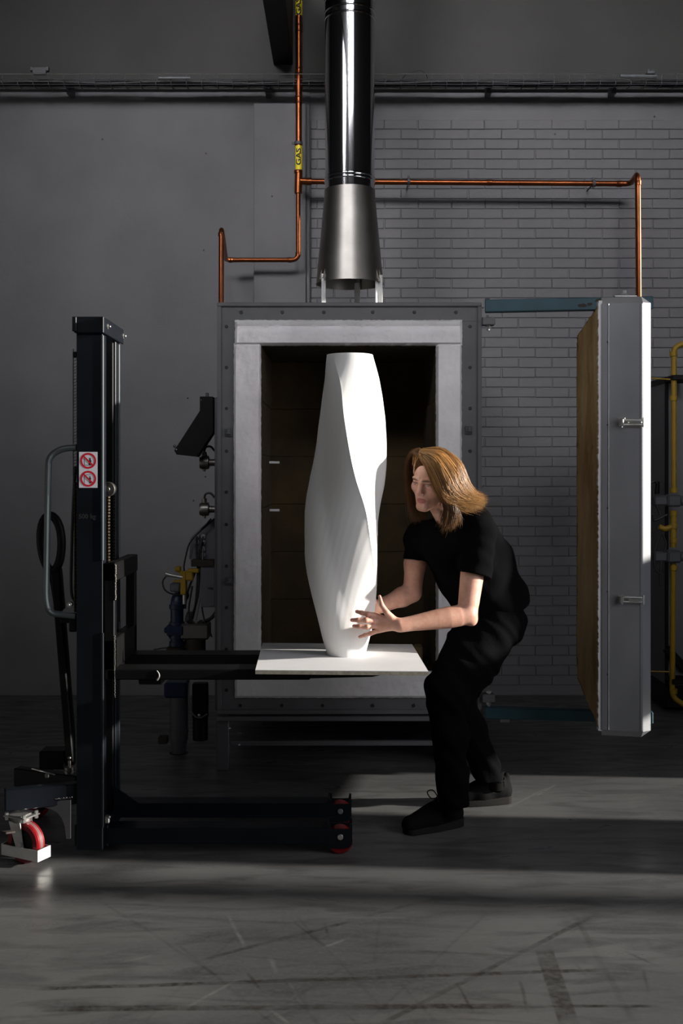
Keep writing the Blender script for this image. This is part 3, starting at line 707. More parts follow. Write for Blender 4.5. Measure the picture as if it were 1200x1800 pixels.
# angled black housing, thermocouple heads on the kiln's left side
mb = MB(); y0 = KY+.10
pl = [P(351, 697, y0), P(373.5, 697, y0), P(374, 760, y0), P(345, 803, y0), P(310, 799, y0), P(306, 792, y0), P(351, 722, y0)]
mb.prism(pl, (0, .11, 0)); hb = mb.build('angled_housing', m_black, kiln, smooth=False)
mb = MB(); mb.box(P(364, 694.5, y0+.05), (.016, .02, .024), .003); mb.build('housing_knob', m_kdark, hb); MB().cyl(P(305, 783, y0+.05), P(312, 787, y0+.05), .008, n=10).build('housing_knob', m_kdark, hb)
for px in (352.5, 309): MB().sphere(P(px+1, 703 if px > 330 else 790, y0-.002), .003, 8, 6).build('screw', m_zinc, hb)
for py in (813, 895):
    y1 = KY+.24; c = P(360, py, y1); mb = MB()
    mb.tube([c+Vector((-.028, 0, 0)), c+Vector((-.026, 0, 0)), c+Vector((-.012, 0, 0)), c+Vector((.02, 0, 0)), c+Vector((.024, 0, 0))], [.012, .03, .036, .034, .02], 20)
    mb.cyl(c+Vector((.022, 0, 0)), c+Vector((.07, 0, 0)), .018, n=12); mb.cyl(c+Vector((-.002, 0, .03)), c+Vector((-.004, 0, .055)), .013, n=10); mb.cyl(c+Vector((-.004, 0, -.046)), c+Vector((0, 0, -.03)), .007, n=8)
    th = mb.build('thermocouple_head', m_dull, kiln)
    MB().tube(bez([c+Vector((-.004, 0, .05)), c+Vector((.004, 0, .078)), c+Vector((.03, .0, .082)), c+Vector((.05, 0, .06))], 10), .0055, 8).build('cable', m_cable, th)

# ------------------------------------------------------------------ burner assembly at the kiln's left side
bx = root('burner_assembly', P(335, 1300, 5.75), 'dark gas burner set with blue valve pipe, yellow actuator and hanging cables beside the kiln', 'gas burner')
BY = 5.78
pl = [P(377, 910, BY), P(353, 928, BY), P(334, 946, BY), P(332, 983, BY), P(377, 983, BY)]
MB().prism(pl, (0, .03, 0)).build('mounting_plate', m_box, bx, smooth=False)
pl = [P(357, 995, BY-.06), P(379, 995, BY-.06), P(379, 1065, BY-.06), P(357, 1065, BY-.06)]
b2 = MB().box(P(367, 1031, BY-.02), (.075, .1, .205), .004).build('terminal_box', m_box, bx)
mb = MB(); mb.box(P(377, 1032, BY-.09), (.01, .02, .03), .002); mb.box(P(371, 1032, BY-.085), (.04, .01, .008), .002); mb.build('latch', m_kdark, b2)
MB().box(P(355, 1024, BY-.0), (.03, .06, .17), .003).build('terminal_box', m_box, bx)
MB().box(P(357, 989, BY-.03), (.12, .06, .035), .003).build('strut', m_rust, bx)
for px, py in ((346, 943), (357, 943), (346, 953), (357, 953), (357, 965), (357, 975)):
    mb = MB(); c = P(px, py, BY-.004); mb.tube([c+Vector((0, .004, 0)), c+Vector((0, -.01, 0)), c+Vector((0, -.012, 0)), c+Vector((0, -.006, 0))], [.013, .012, .009, .008], 14); mb.build('cable_gland', m_zinc, bx)
cabs = [[(346, 943), (345, 965), (348, 1000), (349, 1040), (340, 1075), (330, 1095)], [(357, 943), (353, 962), (352, 1000), (353, 1050), (358, 1085), (366, 1105), (372, 1120)], [(357, 965), (355, 1000), (351, 1050), (345, 1090)],
        [(357, 953), (349, 975), (347, 1020), (344, 1060), (338, 1088)], [(377, 912), (350, 935), (333, 955), (327, 975), (323, 995), (325, 1010)], [(371, 912), (362, 922), (353, 930)], [(345, 1000), (330, 1040), (326, 1060), (325, 1070)],
        [(292, 1013), (286, 1022), (289, 1036), (302, 1044), (325, 1044), (335, 1030)], [(378, 1075), (370, 1085), (360, 1090)], [(380, 1080), (368, 1090), (355, 1095)], [(338, 1030), (332, 1070), (337, 1095)]]
for i, c in enumerate(cabs): MB().tube(bez([P(x, y, BY-.03-.01*(i % 3)) for x, y in c], 20), .0045 if i % 3 else .006, 7).build('cable', m_grey if i == 2 else (m_rust if i == 7 else m_cable), bx)
mb = MB()
for t in range(5): mb.tube(bez([P(330+t*2, 1075, BY-.05), P(326+t*3, 1090, BY-.06), P(340+t*2, 1100, BY-.04), P(352+t, 1090, BY-.05)], 10), .003, 6)
mb.build('cable_bundle', m_cable, bx, kind='stuff')
# yellow actuator
mb = MB(); mb.box(P(323, 1025, BY-.04), (.03, .05, .12), .005); mb.box(P(330, 1012, BY-.04), (.06, .045, .05), .006); mb.box(P(340, 1003, BY-.04), (.06, .03, .022), .004); mb.box(P(313, 1000, BY-.04), (.032, .035, .028), .006, None); mb.bar(P(313, 1002, BY-.04), P(326, 1012, BY-.04), .02, .018, .003)
mb.box(P(313, 1021, BY-.04), (.05, .03, .012), .003); mb.build('yellow_valve_body', m_yellow, bx)
mb = MB(); mb.cyl(P(295, 1010, BY-.06), P(321, 1015, BY-.06), .009, n=14); mb.cyl(P(291, 1009, BY-.06), P(297, 1010.5, BY-.06), .012, n=12); mb.build('solenoid', m_zinc, bx)
MB().box(P(308, 1032, BY-.04), (.052, .05, .045), .006).build('switch_housing', m_box, bx)
MB().cyl(P(324, 1038, BY-.04), P(324, 1062, BY-.04), .010, n=12).build('nozzle', m_zinc, bx)
# blue pipe
mb = MB(); top = P(313, 1043, BY-.02)
mb.tube(rounded([P(322, 1046, BY+.06), P(311, 1050, BY-.02), P(311, 1105, BY-.02), P(311, 1143, BY-.02)], .05), .034, 20)
for py in (1066, 1097, 1118, 1131): c = P(311, py, BY-.02); mb.cyl(c-Vector((0, 0, .012)), c+Vector((0, 0, .012)), .041, n=20)
c = P(311, 1107, BY-.02); mb.box(c, (.1, .08, .07), .012); mb.box(c+Vector((-.05, 0, 0)), (.03, .05, .03), .006)
mb.build('blue_gas_valve', m_blue, bx)
c = P(309, 1142, BY-.02); MB().lathe([(.03, -.02), (.05, -.012), (.05, .012), (.032, .022)], 24, c, True).build('flange', m_rust, bx)
mb = MB(); mb.box(P(344, 1108, BY-.0), (.15, .12, .085), .01); mb.build('burner_body', m_dull, bx)
MB().cyl(P(343, 1120, BY), P(343, 1150, BY), .055, n=24).build('burner_tube', m_rust, bx)
mb = MB(); c = P(311, 1210, BY); mb.box(c, (.12, .12, .08), .01); mb.build('blue_gas_valve', m_blue, bx)
mb = MB(); mb.cyl(P(314, 1222, BY), P(314, 1300, BY), .048, n=24); c0 = P(314, 1284, BY); mb.cyl(c0-Vector((0, 0, .006)), c0+Vector((0, 0, .006)), .052, n=24); mb.cyl(P(314, 1300, BY), P(314, 1335, BY), .045, .03, n=24); mb.build('air_pipe', m_kdark, bx)
mb = MB(); mb.bar(P(352, 1200, BY), P(352, 1262, BY), .08, .06, .006, up=(0, 1, 0)); mb.cyl(P(352, 1262, BY), P(352, 1300, BY), .04, n=20); mb.build('blower_housing', m_black, bx)
mb = MB(); mb.cyl(P(314, 1335, BY), (P(314, 0, BY).x, BY, .001), .03, .05, n=20); mb.build('foot', m_black, bx)
mb = MB(); c = P(350, 1257, BY-.06); mb.sphere(c, .008, 10, 8); mb.build('drain_plug', m_zinc, bx)
MB().tube(bez([P(333, 1200, BY-.05), P(332, 1225, BY-.06), P(337, 1252, BY-.06), P(350, 1262, BY-.06), P(364, 1255, BY-.05)], 16), .004, 7).build('cable', m_grey, bx)
MB().tube(bez([P(270, 1142, BY), P(290, 1139, BY), P(305, 1141, BY)], 8), .004, 6).build('cable', m_cable, bx)
MB().box(P(287, 1300, BY), (.05, .05, .04), .006).build('low_bracket', m_rust, bx)

# ------------------------------------------------------------------ boiler cabinet and its yellow pipe at the right
QY = 6.78
cab = root('boiler_cabinet', P(1230, 1250, QY+.2), 'tall grey cabinet with black corner caps cut off by the right edge', 'cabinet')
x0, x1 = P(1170, 0, QY).x, P(1330, 0, QY).x; zt, zb_ = P(0, 668, QY).z, P(0, 1205, QY).z
MB().box(((x0+x1)/2, QY+.21, (zt+zb_)/2), (x1-x0, .42, zt-zb_), .006).build('panel_body', m_boil, cab)
MB().box(((x0+x1)/2, QY+.21, zt-.0), (x1-x0+.02, .44, .04), .006).build('top_cap', m_black, cab)
MB().box(((x0+x1)/2, QY+.21, (zb_)/2+.01), (x1-x0+.01, .43, zb_-.02), .006).build('plinth', m_black, cab)
MB().box((x0+.004, QY, (zt+zb_)/2), (.02, .02, zt-zb_), .003).build('corner_post', m_black, cab)
mb = MB(); mb.bar(P(1171, 1140, QY-.02), P(1205, 1178, QY-.02), .05, .05, .004); mb.build('corner_brace', m_black, cab)
ZY = 6.62
yp = root('yellow_gas_pipe', P(1184, 1230, ZY), 'yellow gas supply pipe with two dark valves in front of the cabinet', 'gas pipe')
yr = .0165
def ypipe(pts, r=yr, nm='pipe_run'): return MB().tube(rounded(pts, .04), r, 14).build(nm, m_yellow, yp)
ypipe([P(1225, 596, ZY), P(1184, 610, ZY), P(1184, 745, ZY)]); ypipe([P(1184, 745, ZY), P(1184, 862, ZY)])
ypipe([P(1183.5, 898, ZY), P(1183, 962, ZY)], .019); ypipe([P(1183, 990, ZY), P(1181, 1225, ZY), P(1215, 1248, ZY)]); 
MB().tube([P(1183, 925, ZY), P(1168, 930, ZY), P(1158, 926, ZY)], .017, 12).build('branch', m_yellow, yp)
for py in (622, 700, 862, 902, 925, 950, 998, 1215): c = P(1183.5, py, ZY); MB().tube([c-Vector((0, 0, .016)), c-Vector((0, 0, .014)), c+Vector((0, 0, .014)), c+Vector((0, 0, .016))], [.018, .0225, .0225, .018], 14).build('coupling', m_yellow, yp)
for py in (880, 978):
    mb = MB(); c = P(1182, py, ZY); mb.box(c, (.085, .09, .075), .012); mb.cyl(c+Vector((-.05, 0, 0)), c+Vector((.06, 0, 0)), .03, n=16); mb.box(c+Vector((-.08, 0, 0)), (.08, .08, .06), .01); mb.build('valve', m_kdark, yp)
for pts in ([(1150, 850), (1148, 870), (1152, 885), (1160, 905)], [(1160, 940), (1150, 970), (1152, 1000), (1164, 1010)], [(1165, 940), (1170, 960), (1161, 990), (1160, 1030)], [(1172, 905), (1150, 915), (1146, 905)], [(1155, 850), (1150, 846), (1143, 850)]):
    MB().tube(bez([P(x, y, ZY-.03) for x, y in pts], 14), .0065, 7).build('cable', m_cable, yp)
mb = MB(); c = P(1154, 868, ZY); mb.cyl(c, c+Vector((0, 0, .075)), .016, n=12); mb.build('ignition_plug', m_black, yp)
mb = MB(); mb.cyl(P(1130, 664, ZY+.02), P(1178, 667, ZY), .0045, n=8); mb.build('thin_line', m_yellow, yp)
mb = MB(); mb.cyl(P(1140, 1180, ZY+.02), P(1180, 1181, ZY), .004, n=8); mb.build('thin_line', m_yellow, yp)
for py in (665, 1195): mb = MB(); c = P(1190, py, ZY+.04); mb.box(c, (.10, .14, .03), .003); mb.build('pipe_bracket', m_black, yp)

# ------------------------------------------------------------------ kiln board and vase
SZ = .740
sY = lambda py: (CH-SZ)*F/(py-HY)
c4 = [P(448.6, 1177.5, sY(1177.5)), P(752.5, 1180, sY(1180)), P(724, 1132.4, sY(1132.4)), P(461.4, 1130, sY(1130))]
for c in c4: c.z = SZ
ctr = sum(c4, Vector())/4
T = .016
bt = [c-Vector((0, 0, T)) for c in c4]
kb = root('kiln_board', (ctr.x, ctr.y, SZ-T), 'flat white square board lying on the black forks under the vase', 'board')
mb = MB(); mb.prism([c-Vector((0, 0, .0025)) for c in c4], (0, 0, -T+.0025)); mb.build('board_core', m_slabe, kb, smooth=False)
mb = MB(); mb.prism([c-Vector((0, 0, .0025)) for c in c4], (0, 0, .0025)); mb.build('white_facing', m_slab, kb, smooth=False)
VY = 4.45; vs_ = F/VY; vx0 = (608-CX)/vs_; vzb = SZ; vzt = CH+(HY-630)/vs_; VH = vzt-vzb
def ip(x, xs, ys_):
    # smooth (monotone cubic-ish) interpolation
    x = min(max(x, xs[0]), xs[-1]); i = max(k for k in range(len(xs)-1) if xs[k] <= x); h = xs[i+1]-xs[i]; t = (x-xs[i])/h
    def sl(k):
        if k == 0: return (ys_[1]-ys_[0])/(xs[1]-xs[0])
        if k == len(xs)-1: return (ys_[-1]-ys_[-2])/(xs[-1]-xs[-2])
        return (ys_[k+1]-ys_[k-1])/(xs[k+1]-xs[k-1])
    m0, m1 = sl(i)*h, sl(i+1)*h
    return (2*t**3-3*t*t+1)*ys_[i]+(t**3-2*t*t+t)*m0+(-2*t**3+3*t*t)*ys_[i+1]+(t**3-t*t)*m1
pyk = [630, 680, 740, 800, 850, 900, 950, 1000, 1070, 1120, 1156]
rk = [40.5, 53, 63, 68.5, 73, 74, 72.5, 70, 57.5, 45, 33.5]       # ridge radius, px
fk = [.0, .15, .25, .27, .27, .25, .24, .22, .16, .07, .0]        # how far the faces cut in
ck = [614.5, 615.5, 616, 616, 613.5, 609.5, 607.5, 606, 605.5, 606.5, 608.5]
ak = [-44, -20, -11, -2, 9, 25, 35, 46, 68, 85, 95]               # front ridge, degrees to the right of the camera direction
def vase_r(py, th):
    r = ip(py, pyk, rk); f = ip(py, pyk, fk); a = ip(py, pyk, ak); cx_ = ip(py, pyk, ck)
    dg = (math.degrees(th)-a+180) % 360-180; t = abs(dg)
    k = math.sin(math.pi/2*t/60)**.85 if t < 60 else (1-math.cos(R(3*t)))/2      # one crisp helical arris, the others soft
    ph = (math.degrees(th)-.21*(1156-py)) % 12-6                                    # narrow flat flutes winding the other way
    return (r*(1-f*k)*(1-.8*(1-math.cos(R(6))/math.cos(R(ph)))))/vs_, (cx_-CX)/vs_
NV_, NA = 96, 240; mb = MB(); vs = []; fs = []
def ring_at(py, tw, inset=0, dz=0):
    out = []
    for j in range(NA):
        # columns stay on the ridges, so the arrises remain crisp
        a = ip(py, pyk, ak); th = R(a+360*j/NA); r, cx_ = vase_r(py, th)
        out.append(Vector((cx_+(r-inset)*math.sin(th), VY-(r-inset)*math.cos(th), CH-(py-HY)/vs_+dz)))
    return out
NT = 110
rows = [630+(1156-630)*i/NT for i in range(NT+1)]
for i, py in enumerate(rows): vs += ring_at(py, 0)
for i in range(NT):
    for j in range(NA):
        a, b_, c, d = i*NA+j, (i+1)*NA+j, (i+1)*NA+(j+1) % NA, i*NA+(j+1) % NA
        fs += [[a, b_, c, d]]
n0 = len(vs); ins = [r_ for r_ in ring_at(630, 0, .008)]+[r_ for r_ in ring_at(640, 0, .010)]+[r_ for r_ in ring_at(1000, 0, .012)]+[r_ for r_ in ring_at(1148, 0, .012)]
vs += ins
for j in range(NA): fs.append([j, (j+1) % NA, n0+(j+1) % NA, n0+j])
for i in range(3):
    for j in range(NA): fs.append([n0+i*NA+j, n0+i*NA+(j+1) % NA, n0+(i+1)*NA+(j+1) % NA, n0+(i+1)*NA+j])
fs.append([n0+3*NA+j for j in range(NA)]); fs.append([NT*NA+j for j in range(NA)][::-1])
mb.add(vs, fs)
vz = min(v.z for v in mb.v)
for v in mb.v: v.z += SZ-vz
vase = mb.build('vase', m_vase, smooth=False, loc=(vx0, VY, SZ)); vase.data.shade_smooth(); vase.data.set_sharp_from_angle(angle=R(11)); tag(vase, 'tall matt white twisted ceramic vase standing on the white board', 'vase')

# ------------------------------------------------------------------ pallet stacker
YN, YFm = 4.20, 4.50
m_rod = mat('dark_rod', (.040, .052, .056), .4, spec=.35)
stk = root('pallet_stacker', (-.95, 4.35, 0), 'dark hand pallet stacker with red caster, its forks carrying the white board', 'stacker')
sx = lambda px, Y=YN: (px-CX)/F*Y
szz = lambda py, Y=YN: CH-(py-HY)/F*Y
def sp(mb, name, m=m_navy, par=stk, **k): return mb.build(name, m, par, **k)
x0, x1 = sx(135), sx(181); zt, zb_ = szz(562), .035
for Y_, nm in ((YN, 'mast_post'), (YFm, 'mast_post')):
    s_ = 1 if Y_ == YN else -1; mb = MB()
    mb.box(((x0+x1)/2, Y_, (zt+zb_)/2), (x1-x0, .012, zt-zb_), .002)                # web
    for xx in (x0+.006, x1-.006): mb.box((xx, Y_+s_*.03, (zt+zb_)/2), (.012, .06, zt-zb_), .003)  # flanges
    po = sp(mb, nm)
    MB().cyl((x1-.002, Y_-.002 if s_ > 0 else Y_+.002, szz(985)), (x1-.002, Y_-.002 if s_ > 0 else Y_+.002, zt-.06), .0065, n=12).build('guide_rod', m_rod, po)
    MB().cyl((x1-.002, Y_-.002 if s_ > 0 else Y_+.002, .12), (x1-.002, Y_-.002 if s_ > 0 else Y_+.002, szz(1112)), .0065, n=12).build('guide_rod', m_navy, po)
# inner mast channels
for Y_ in (YN+.075, YFm-.075): sp(MB().box(((x0+x1)/2+.004, Y_, 1.05), (.08, .02, 1.9), .003), 'inner_channel', m_black)
# head bar
mb = MB(); mb.box(((x0+x1)/2, YN-.012, szz(572)), (x1-x0+.012, .016, .062), .003); mb.box((x1+.007, (YN+YFm)/2, szz(573)), (.008, YFm-YN+.08, .062), .002)
mb.box((x0-.003, (YN+YFm)/2, szz(571)), (.016, YFm-YN+.06, .055), .002); mb.box(((x0+x1)/2, YFm+.012, szz(572)), (x1-x0+.012, .016, .062), .003)
hb = sp(mb, 'head_bar')
for Y_ in (YN+.02, YFm+.02):
    c = Vector((x1+.010, Y_, szz(573))); mb = MB(); mb.cyl(c, c+Vector((.006, 0, 0)), .011, n=6); mb.cyl(c+Vector((.005, 0, 0)), c+Vector((.016, 0, 0)), .0055, n=8); mb.build('head_bolt', m_zinc, hb)
# foot block, straddle legs, load rollers
lx1 = sx(617, 4.27)
for Yc_, nm, xe in ((4.24, 'straddle_leg', sx(576, 4.24)), (4.56, 'straddle_leg', sx(578, 4.56))):
    mb = MB(); z0, z1 = .045, .105
    mb.box(((x0+xe)/2, Yc_, (z0+z1)/2), (xe-x0, .012, z1-z0), .002); mb.box(((x0+xe)/2, Yc_+.04, z1-.004), (xe-x0, .08, .008), .002); mb.box(((x0+xe)/2, Yc_+.08, (z0+z1)/2), (xe-x0, .01, z1-z0), .002)
    lg = sp(mb, nm)
    # fork end housing with the roller
    xc = sx(598, Yc_); mb = MB()
    for yy in (Yc_-.006, Yc_+.075):
        pl = [Vector((xc-.05, yy, .028)), Vector((xc+.032, yy, .028)), Vector((xc+.046, yy, .045)), Vector((xc+.046, yy, .118)), Vector((xc+.038, yy, .122)), Vector((xc+.034, yy, .100)), Vector((xc-.034, yy, .100)), Vector((xc-.036, yy, .122)), Vector((xc-.05, yy, .122))]
        mb.prism(pl, (0, .010, 0))
    mb.box((xc-.047, Yc_+.035, .08), (.008, .08, .08), .002); hs = mb.build('roller_housing', m_navy, lg)
    mb = MB(); mb.cyl((xc-.002, Yc_+.006, .050), (xc-.002, Yc_+.072, .050), .0495, n=32, ch=.006); sp(mb, 'load_roller', m_redw)
    mb = MB(); mb.cyl((xc, Yc_-.012, .072), (xc, Yc_+.09, .072), .011, n=14); mb.build('axle_bolt', m_zinc, hs)
mb = MB(); mb.box(((x0+x1)/2-.003, 4.245, .075), (.13, .02, .085), .004); mb.box(((x0+x1)/2, 4.40, .08), (.10, .34, .07), .004); sp(mb, 'base_crossmember')
mb = MB(); pl = [Vector((x1, YFm-.1, .11)), Vector((x1+.07, YFm-.1, .11)), Vector((x1+.1, YFm-.1, .15)), Vector((x1, YFm-.1, .22))]; mb.prism(pl, (0, .008, 0)); sp(mb, 'base_gusset', smooth=False)
c = Vector((x1+.012, YN+.02, .145)); mb = MB(); mb.box(c, (.02, .02, .03), .004); mb.sphere(c+Vector((.01, -.012, .012)), .006); sp(mb, 'base_clip', m_zinc)
# carriage and forks
FZ = SZ-T; YA0, YA1, YB0, YB1 = 4.196, 4.318, 4.532, 4.655; cx0, cx1 = sx(183, YA0), sx(201, YA0)
fh = .040
mb = MB()
for Y_ in (YA0+.02, YB1-.02): mb.box(((cx0+cx1)/2, Y_, (FZ-fh+szz(990, YA0))/2), (cx1-cx0, .04, szz(990, YA0)-FZ+fh), .003)
crz = szz(1003, YA0)
mb.box(((cx0+cx1)/2+.002, (YA0+YB1)/2, szz(990, YA0)-.035), (cx1-cx0+.004, YB1-YA0, .07), .003); mb.box(((cx0+cx1)/2, (YA0+YB1)/2, FZ+.055), (cx1-cx0, YB1-YA0, .115), .003)
mb.box((cx0-.02, (YA0+YB1)/2, FZ+.16), (.02, .26, .32), .003)
car = sp(mb, 'fork_carriage', m_black)
mb = MB(); rs = random.Random(5)
for k in range(22): z_ = szz(992)-.004-k*.0062; mb.sphere((cx1+.0035+rs.uniform(-.001, .001), YA0+.001, z_), .0035, 6, 5)
for k in range(40): z_ = szz(1118)-k*.006; mb.sphere((cx1+.001+rs.uniform(-.0008, .0008), YA0+.001, z_), .0022, 6, 5)
mb.build('weld_bead', m_dull, car, kind='stuff')
for a, b_, xe, nm in ((YA0, YA1, sx(545, YA0), 'fork'), (YB0, YB1, sx(545, YB0), 'fork')):
    mb = MB(); xs_ = cx0+.01
    mb.box(((xs_+xe)/2, (a+b_)/2, FZ-fh/2), (xe-xs_, b_-a, fh), .004)
    tip = sx(700, (a+b_)/2); t0 = xe-.002
    for q in (0,):
        vs = [(t0, a, FZ), (t0, b_, FZ), (t0, b_, FZ-fh+.006), (t0, a, FZ-fh+.006), (t0+.24, a, FZ), (t0+.24, b_, FZ), (t0+.24, b_, FZ-fh+.012), (t0+.24, a, FZ-fh+.012), (tip, a+.02, FZ-.001), (tip, b_-.02, FZ-.001), (tip, b_-.02, FZ-.010), (tip, a+.02, FZ-.010)]
        vs = [(x, y, z-.0002) for x, y, z in vs]
        mb.add(vs, [[0, 4, 5, 1], [3, 2, 6, 7], [0, 3, 7, 4], [1, 5, 6, 2], [4, 8, 9, 5], [7, 6, 10, 11], [4, 7, 11, 8], [5, 9, 10, 6], [8, 11, 10, 9]])
    fk_ = sp(mb, nm, m_black)
mb = MB()
for k in range(14): t = k/13; mb.sphere((sx(276, YA0)+.008*math.sin(t*3), YA0-.001, FZ-.005-t*.034), .0022+.0018*t, 6, 5)
mb.build('weld_bead', m_zinc, fk_, kind='stuff')
mb = MB(); mb.box((sx(262, YA0), YA0+.06, FZ-fh-.012), (.09, .07, .022), .004); sp(mb, 'fork_stop', m_black)
# chain, pulley, screen, grab handle
def chain_part(x, y, z0, z1, m):
    mb = MB(); n_ = int((z1-z0)/.0125)
    for k in range(n_):
        z_ = z0+k*.0125; mb.box((x, y, z_), (.008, .004, .010), .002); mb.box((x, y+.008, z_), (.012, .003, .010), .002); mb.cyl((x, y-.003, z_+.006), (x, y+.011, z_+.006), .0028, n=6, ch=0)
    return mb
m_brass = mat('oiled_chain', (.085, .07, .042), .3, .9, var=(160, .8))
sp(chain_part(sx(129.5), YN+.02, szz(1075), szz(840), m_brass), 'lift_chain', m_brass, kind='stuff')
sp(chain_part(sx(190, 4.34), 4.34, szz(985, 4.34), szz(862, 4.34), m_brass), 'lift_chain', m_brass, kind='stuff')
sp(chain_part(sx(199, 4.40), 4.40, szz(985, 4.40), szz(862, 4.40), m_black), 'lift_chain', m_black, kind='stuff')
c = Vector((sx(189, 4.33), 4.33, szz(860, 4.33))); mb = MB(); mb.cyl(c+Vector((0, 0, 0)), c+Vector((0, .04, 0)), .028, n=24, ch=.003); mb.cyl(c-Vector((0, .006, 0)), c, .010, n=12); mb.tube(arc(c+Vector((0, -.001, 0)), (1, 0, 0), (0, 0, 1), .0275, 0, 2*math.pi, 24), .0025, 6); sp(mb, 'chain_pulley', m_dull)
mb = MB(); xm0, xm1 = sx(126.5), sx(134.5); z0, z1 = szz(838), szz(612)
for k in range(int((z1-z0)/.012)):
    z_ = z0+k*.012; mb.tube([(xm0, YN+.02, z_), (xm1, YN+.04, z_+.010)], .0012, 5)
mb.tube([(xm0, YN+.02, z0), (xm0, YN+.02, z1)], .0022, 6); sp(mb, 'mesh_screen', m_kgrey, kind='stuff')
mb = MB(); mb.box((sx(130), YN+.03, szz(622)), (.018, .03, .02), .003); sp(mb, 'screen_clip', m_black)
mb = MB(); mb.tube(bez([(sx(127), YN+.05, szz(820)), (sx(124), YN+.05, szz(870)), (sx(120.5), YN+.05, szz(960)), (sx(119.5), YN+.05, szz(1040)), (sx(126), YN+.05, szz(1060))], 20), .006, 8); sp(mb, 'hydraulic_hose', m_cable)
hy = YN+.012
hpts = rounded([(sx(134.5, hy), hy, szz(787, hy)), (sx(110, hy), hy, szz(788, hy)), (sx(86, hy), hy, szz(802, hy)), (sx(84, hy), hy, szz(870, hy)), (sx(81, hy), hy, szz(1050, hy)), (sx(86, hy), hy, szz(1078, hy)), (sx(133, hy), hy, szz(1083, hy))], .075, 8)
sp(MB().tube(hpts, .0125, 16), 'push_handle', mat('handle_grey', (.075, .09, .095), .35, var=(9, .2), spec=.6))
mb = MB(); c = Vector((sx(121.5), YN, szz(1063))); mb.cyl(c, c+Vector((0, .03, 0)), .010, n=12); mb.sphere(c, .006); sp(mb, 'hose_fitting', m_zinc)
mb = MB(); mb.box((sx(127), YN+.03, szz(1100)), (.03, .05, .05), .004); mb.box((sx(118), YN+.03, szz(1092)), (.06, .04, .018), .004); sp(mb, 'release_bracket', m_black)
# tiller: shaft and loop
TY = 4.42; tl = [P(124, 1340, TY), P(112, 1180, TY), P(103, 1060, TY), P(97, 1005, TY)]
ti = sp(MB().bar(tl[0], tl[3], .03, .028, .004, up=(0, 1, 0)), 'tiller_shaft', m_black)
lo = []
cc = P(90, 955, TY)
for k in range(28):
    a = 2*math.pi*k/28; wx = .040*(1.05+.12*math.sin(a)); lo.append(cc+Vector((wx*math.cos(a)-.004*math.sin(a), 0, .112*math.sin(a)-.01*math.cos(a)*.3)))
MB().tube(lo, .0175, 12, closed=True).build('tiller_loop', m_black, ti)
mb = MB(); mb.prism([P(84, 1000, TY), P(106, 1000, TY), P(112, 1070, TY), P(98, 1085, TY)], (0, .03, 0)); mb.build('tiller_neck', m_black, ti, smooth=False)
mb = MB(); mb.prism([P(104, 1085, TY), P(113, 1085, TY), P(129, 1290, TY), P(130, 1345, TY), P(118, 1345, TY), P(112, 1290, TY)], (0, .03, 0)); mb.build('tiller_plate', m_black, ti, smooth=False)
# hydraulic pump housing and pedal
mb = MB(); mb.box(P(96, 1332, 4.46), (.105, .09, .075), .006); pu = sp(mb, 'pump_block', m_black)
mb = MB(); c = P(122, 1352, 4.34); mb.cyl(c-Vector((0, 0, .016)), c+Vector((0, 0, .01)), .020, n=16); mb.cyl(c+Vector((0, 0, .01)), c+Vector((0, 0, .034)), .006, n=10); mb.cyl(c-Vector((0, 0, .008)), c-Vector((0, 0, .002)), .024, n=16); mb.sphere(c+Vector((0, 0, .044)), .007); mb.build('valve_stem', m_dull, pu)
mb = MB(); mb.bar(P(62, 1353, 4.34), P(90, 1360, 4.40), .05, .005, .001); mb.box(P(83, 1363, 4.38), (.016, .016, .018), .003); mb.build('foot_pedal', m_zinc, pu)
# rear outriggers with casters
for (ax, ay, aY), (bx_, by_, bY), nm in (((127, 1392, 4.24), (8, 1403, 4.14), 'outrigger'), ((127, 1378, 4.60), (30, 1383, 4.72), 'outrigger')):
    a, b_ = P(ax, ay, aY), P(bx_, by_, bY); b_.z = a.z
    sp(MB().bar(a+Vector((.03, 0, 0)), b_, .05, .078, .004), nm)
a = P(128, 1409, 4.215)
pl = [P(127, 1405, 4.215), P(80, 1407, 4.19), P(80, 1413, 4.19)]+[P(127-38*math.cos(t)*1.0+0, 1418+50*(1-math.cos(t))*0+45*math.sin(t)*1.0, 4.215-.02*math.cos(t)) for t in [R(q) for q in (0, 15, 30, 45, 60, 72)]]+[P(119, 1470, 4.215), P(127, 1470, 4.215)]
pl = [P(127, 1403, 4.215), P(80, 1406, 4.215), P(80, 1415, 4.215), P(93, 1418, 4.215), P(104, 1424, 4.215), P(112, 1434, 4.215), P(117, 1448, 4.215), P(120, 1470, 4.215), P(127, 1470, 4.215)]
sp(MB().prism([p_-Vector((0, .030, 0)) for p_ in pl], (0, .010, 0)), 'gusset_plate', m_kdark, smooth=False)
mb = MB(); rs = random.Random(9)
for k in range(26): t = k/25; q = P(82+44*t, 1406-4*t+rs.uniform(-.7, .7), 4.182); mb.sphere(q, rs.uniform(.0016, .003), 6, 5)
sp(mb, 'weld_bead', m_dull, kind='stuff')
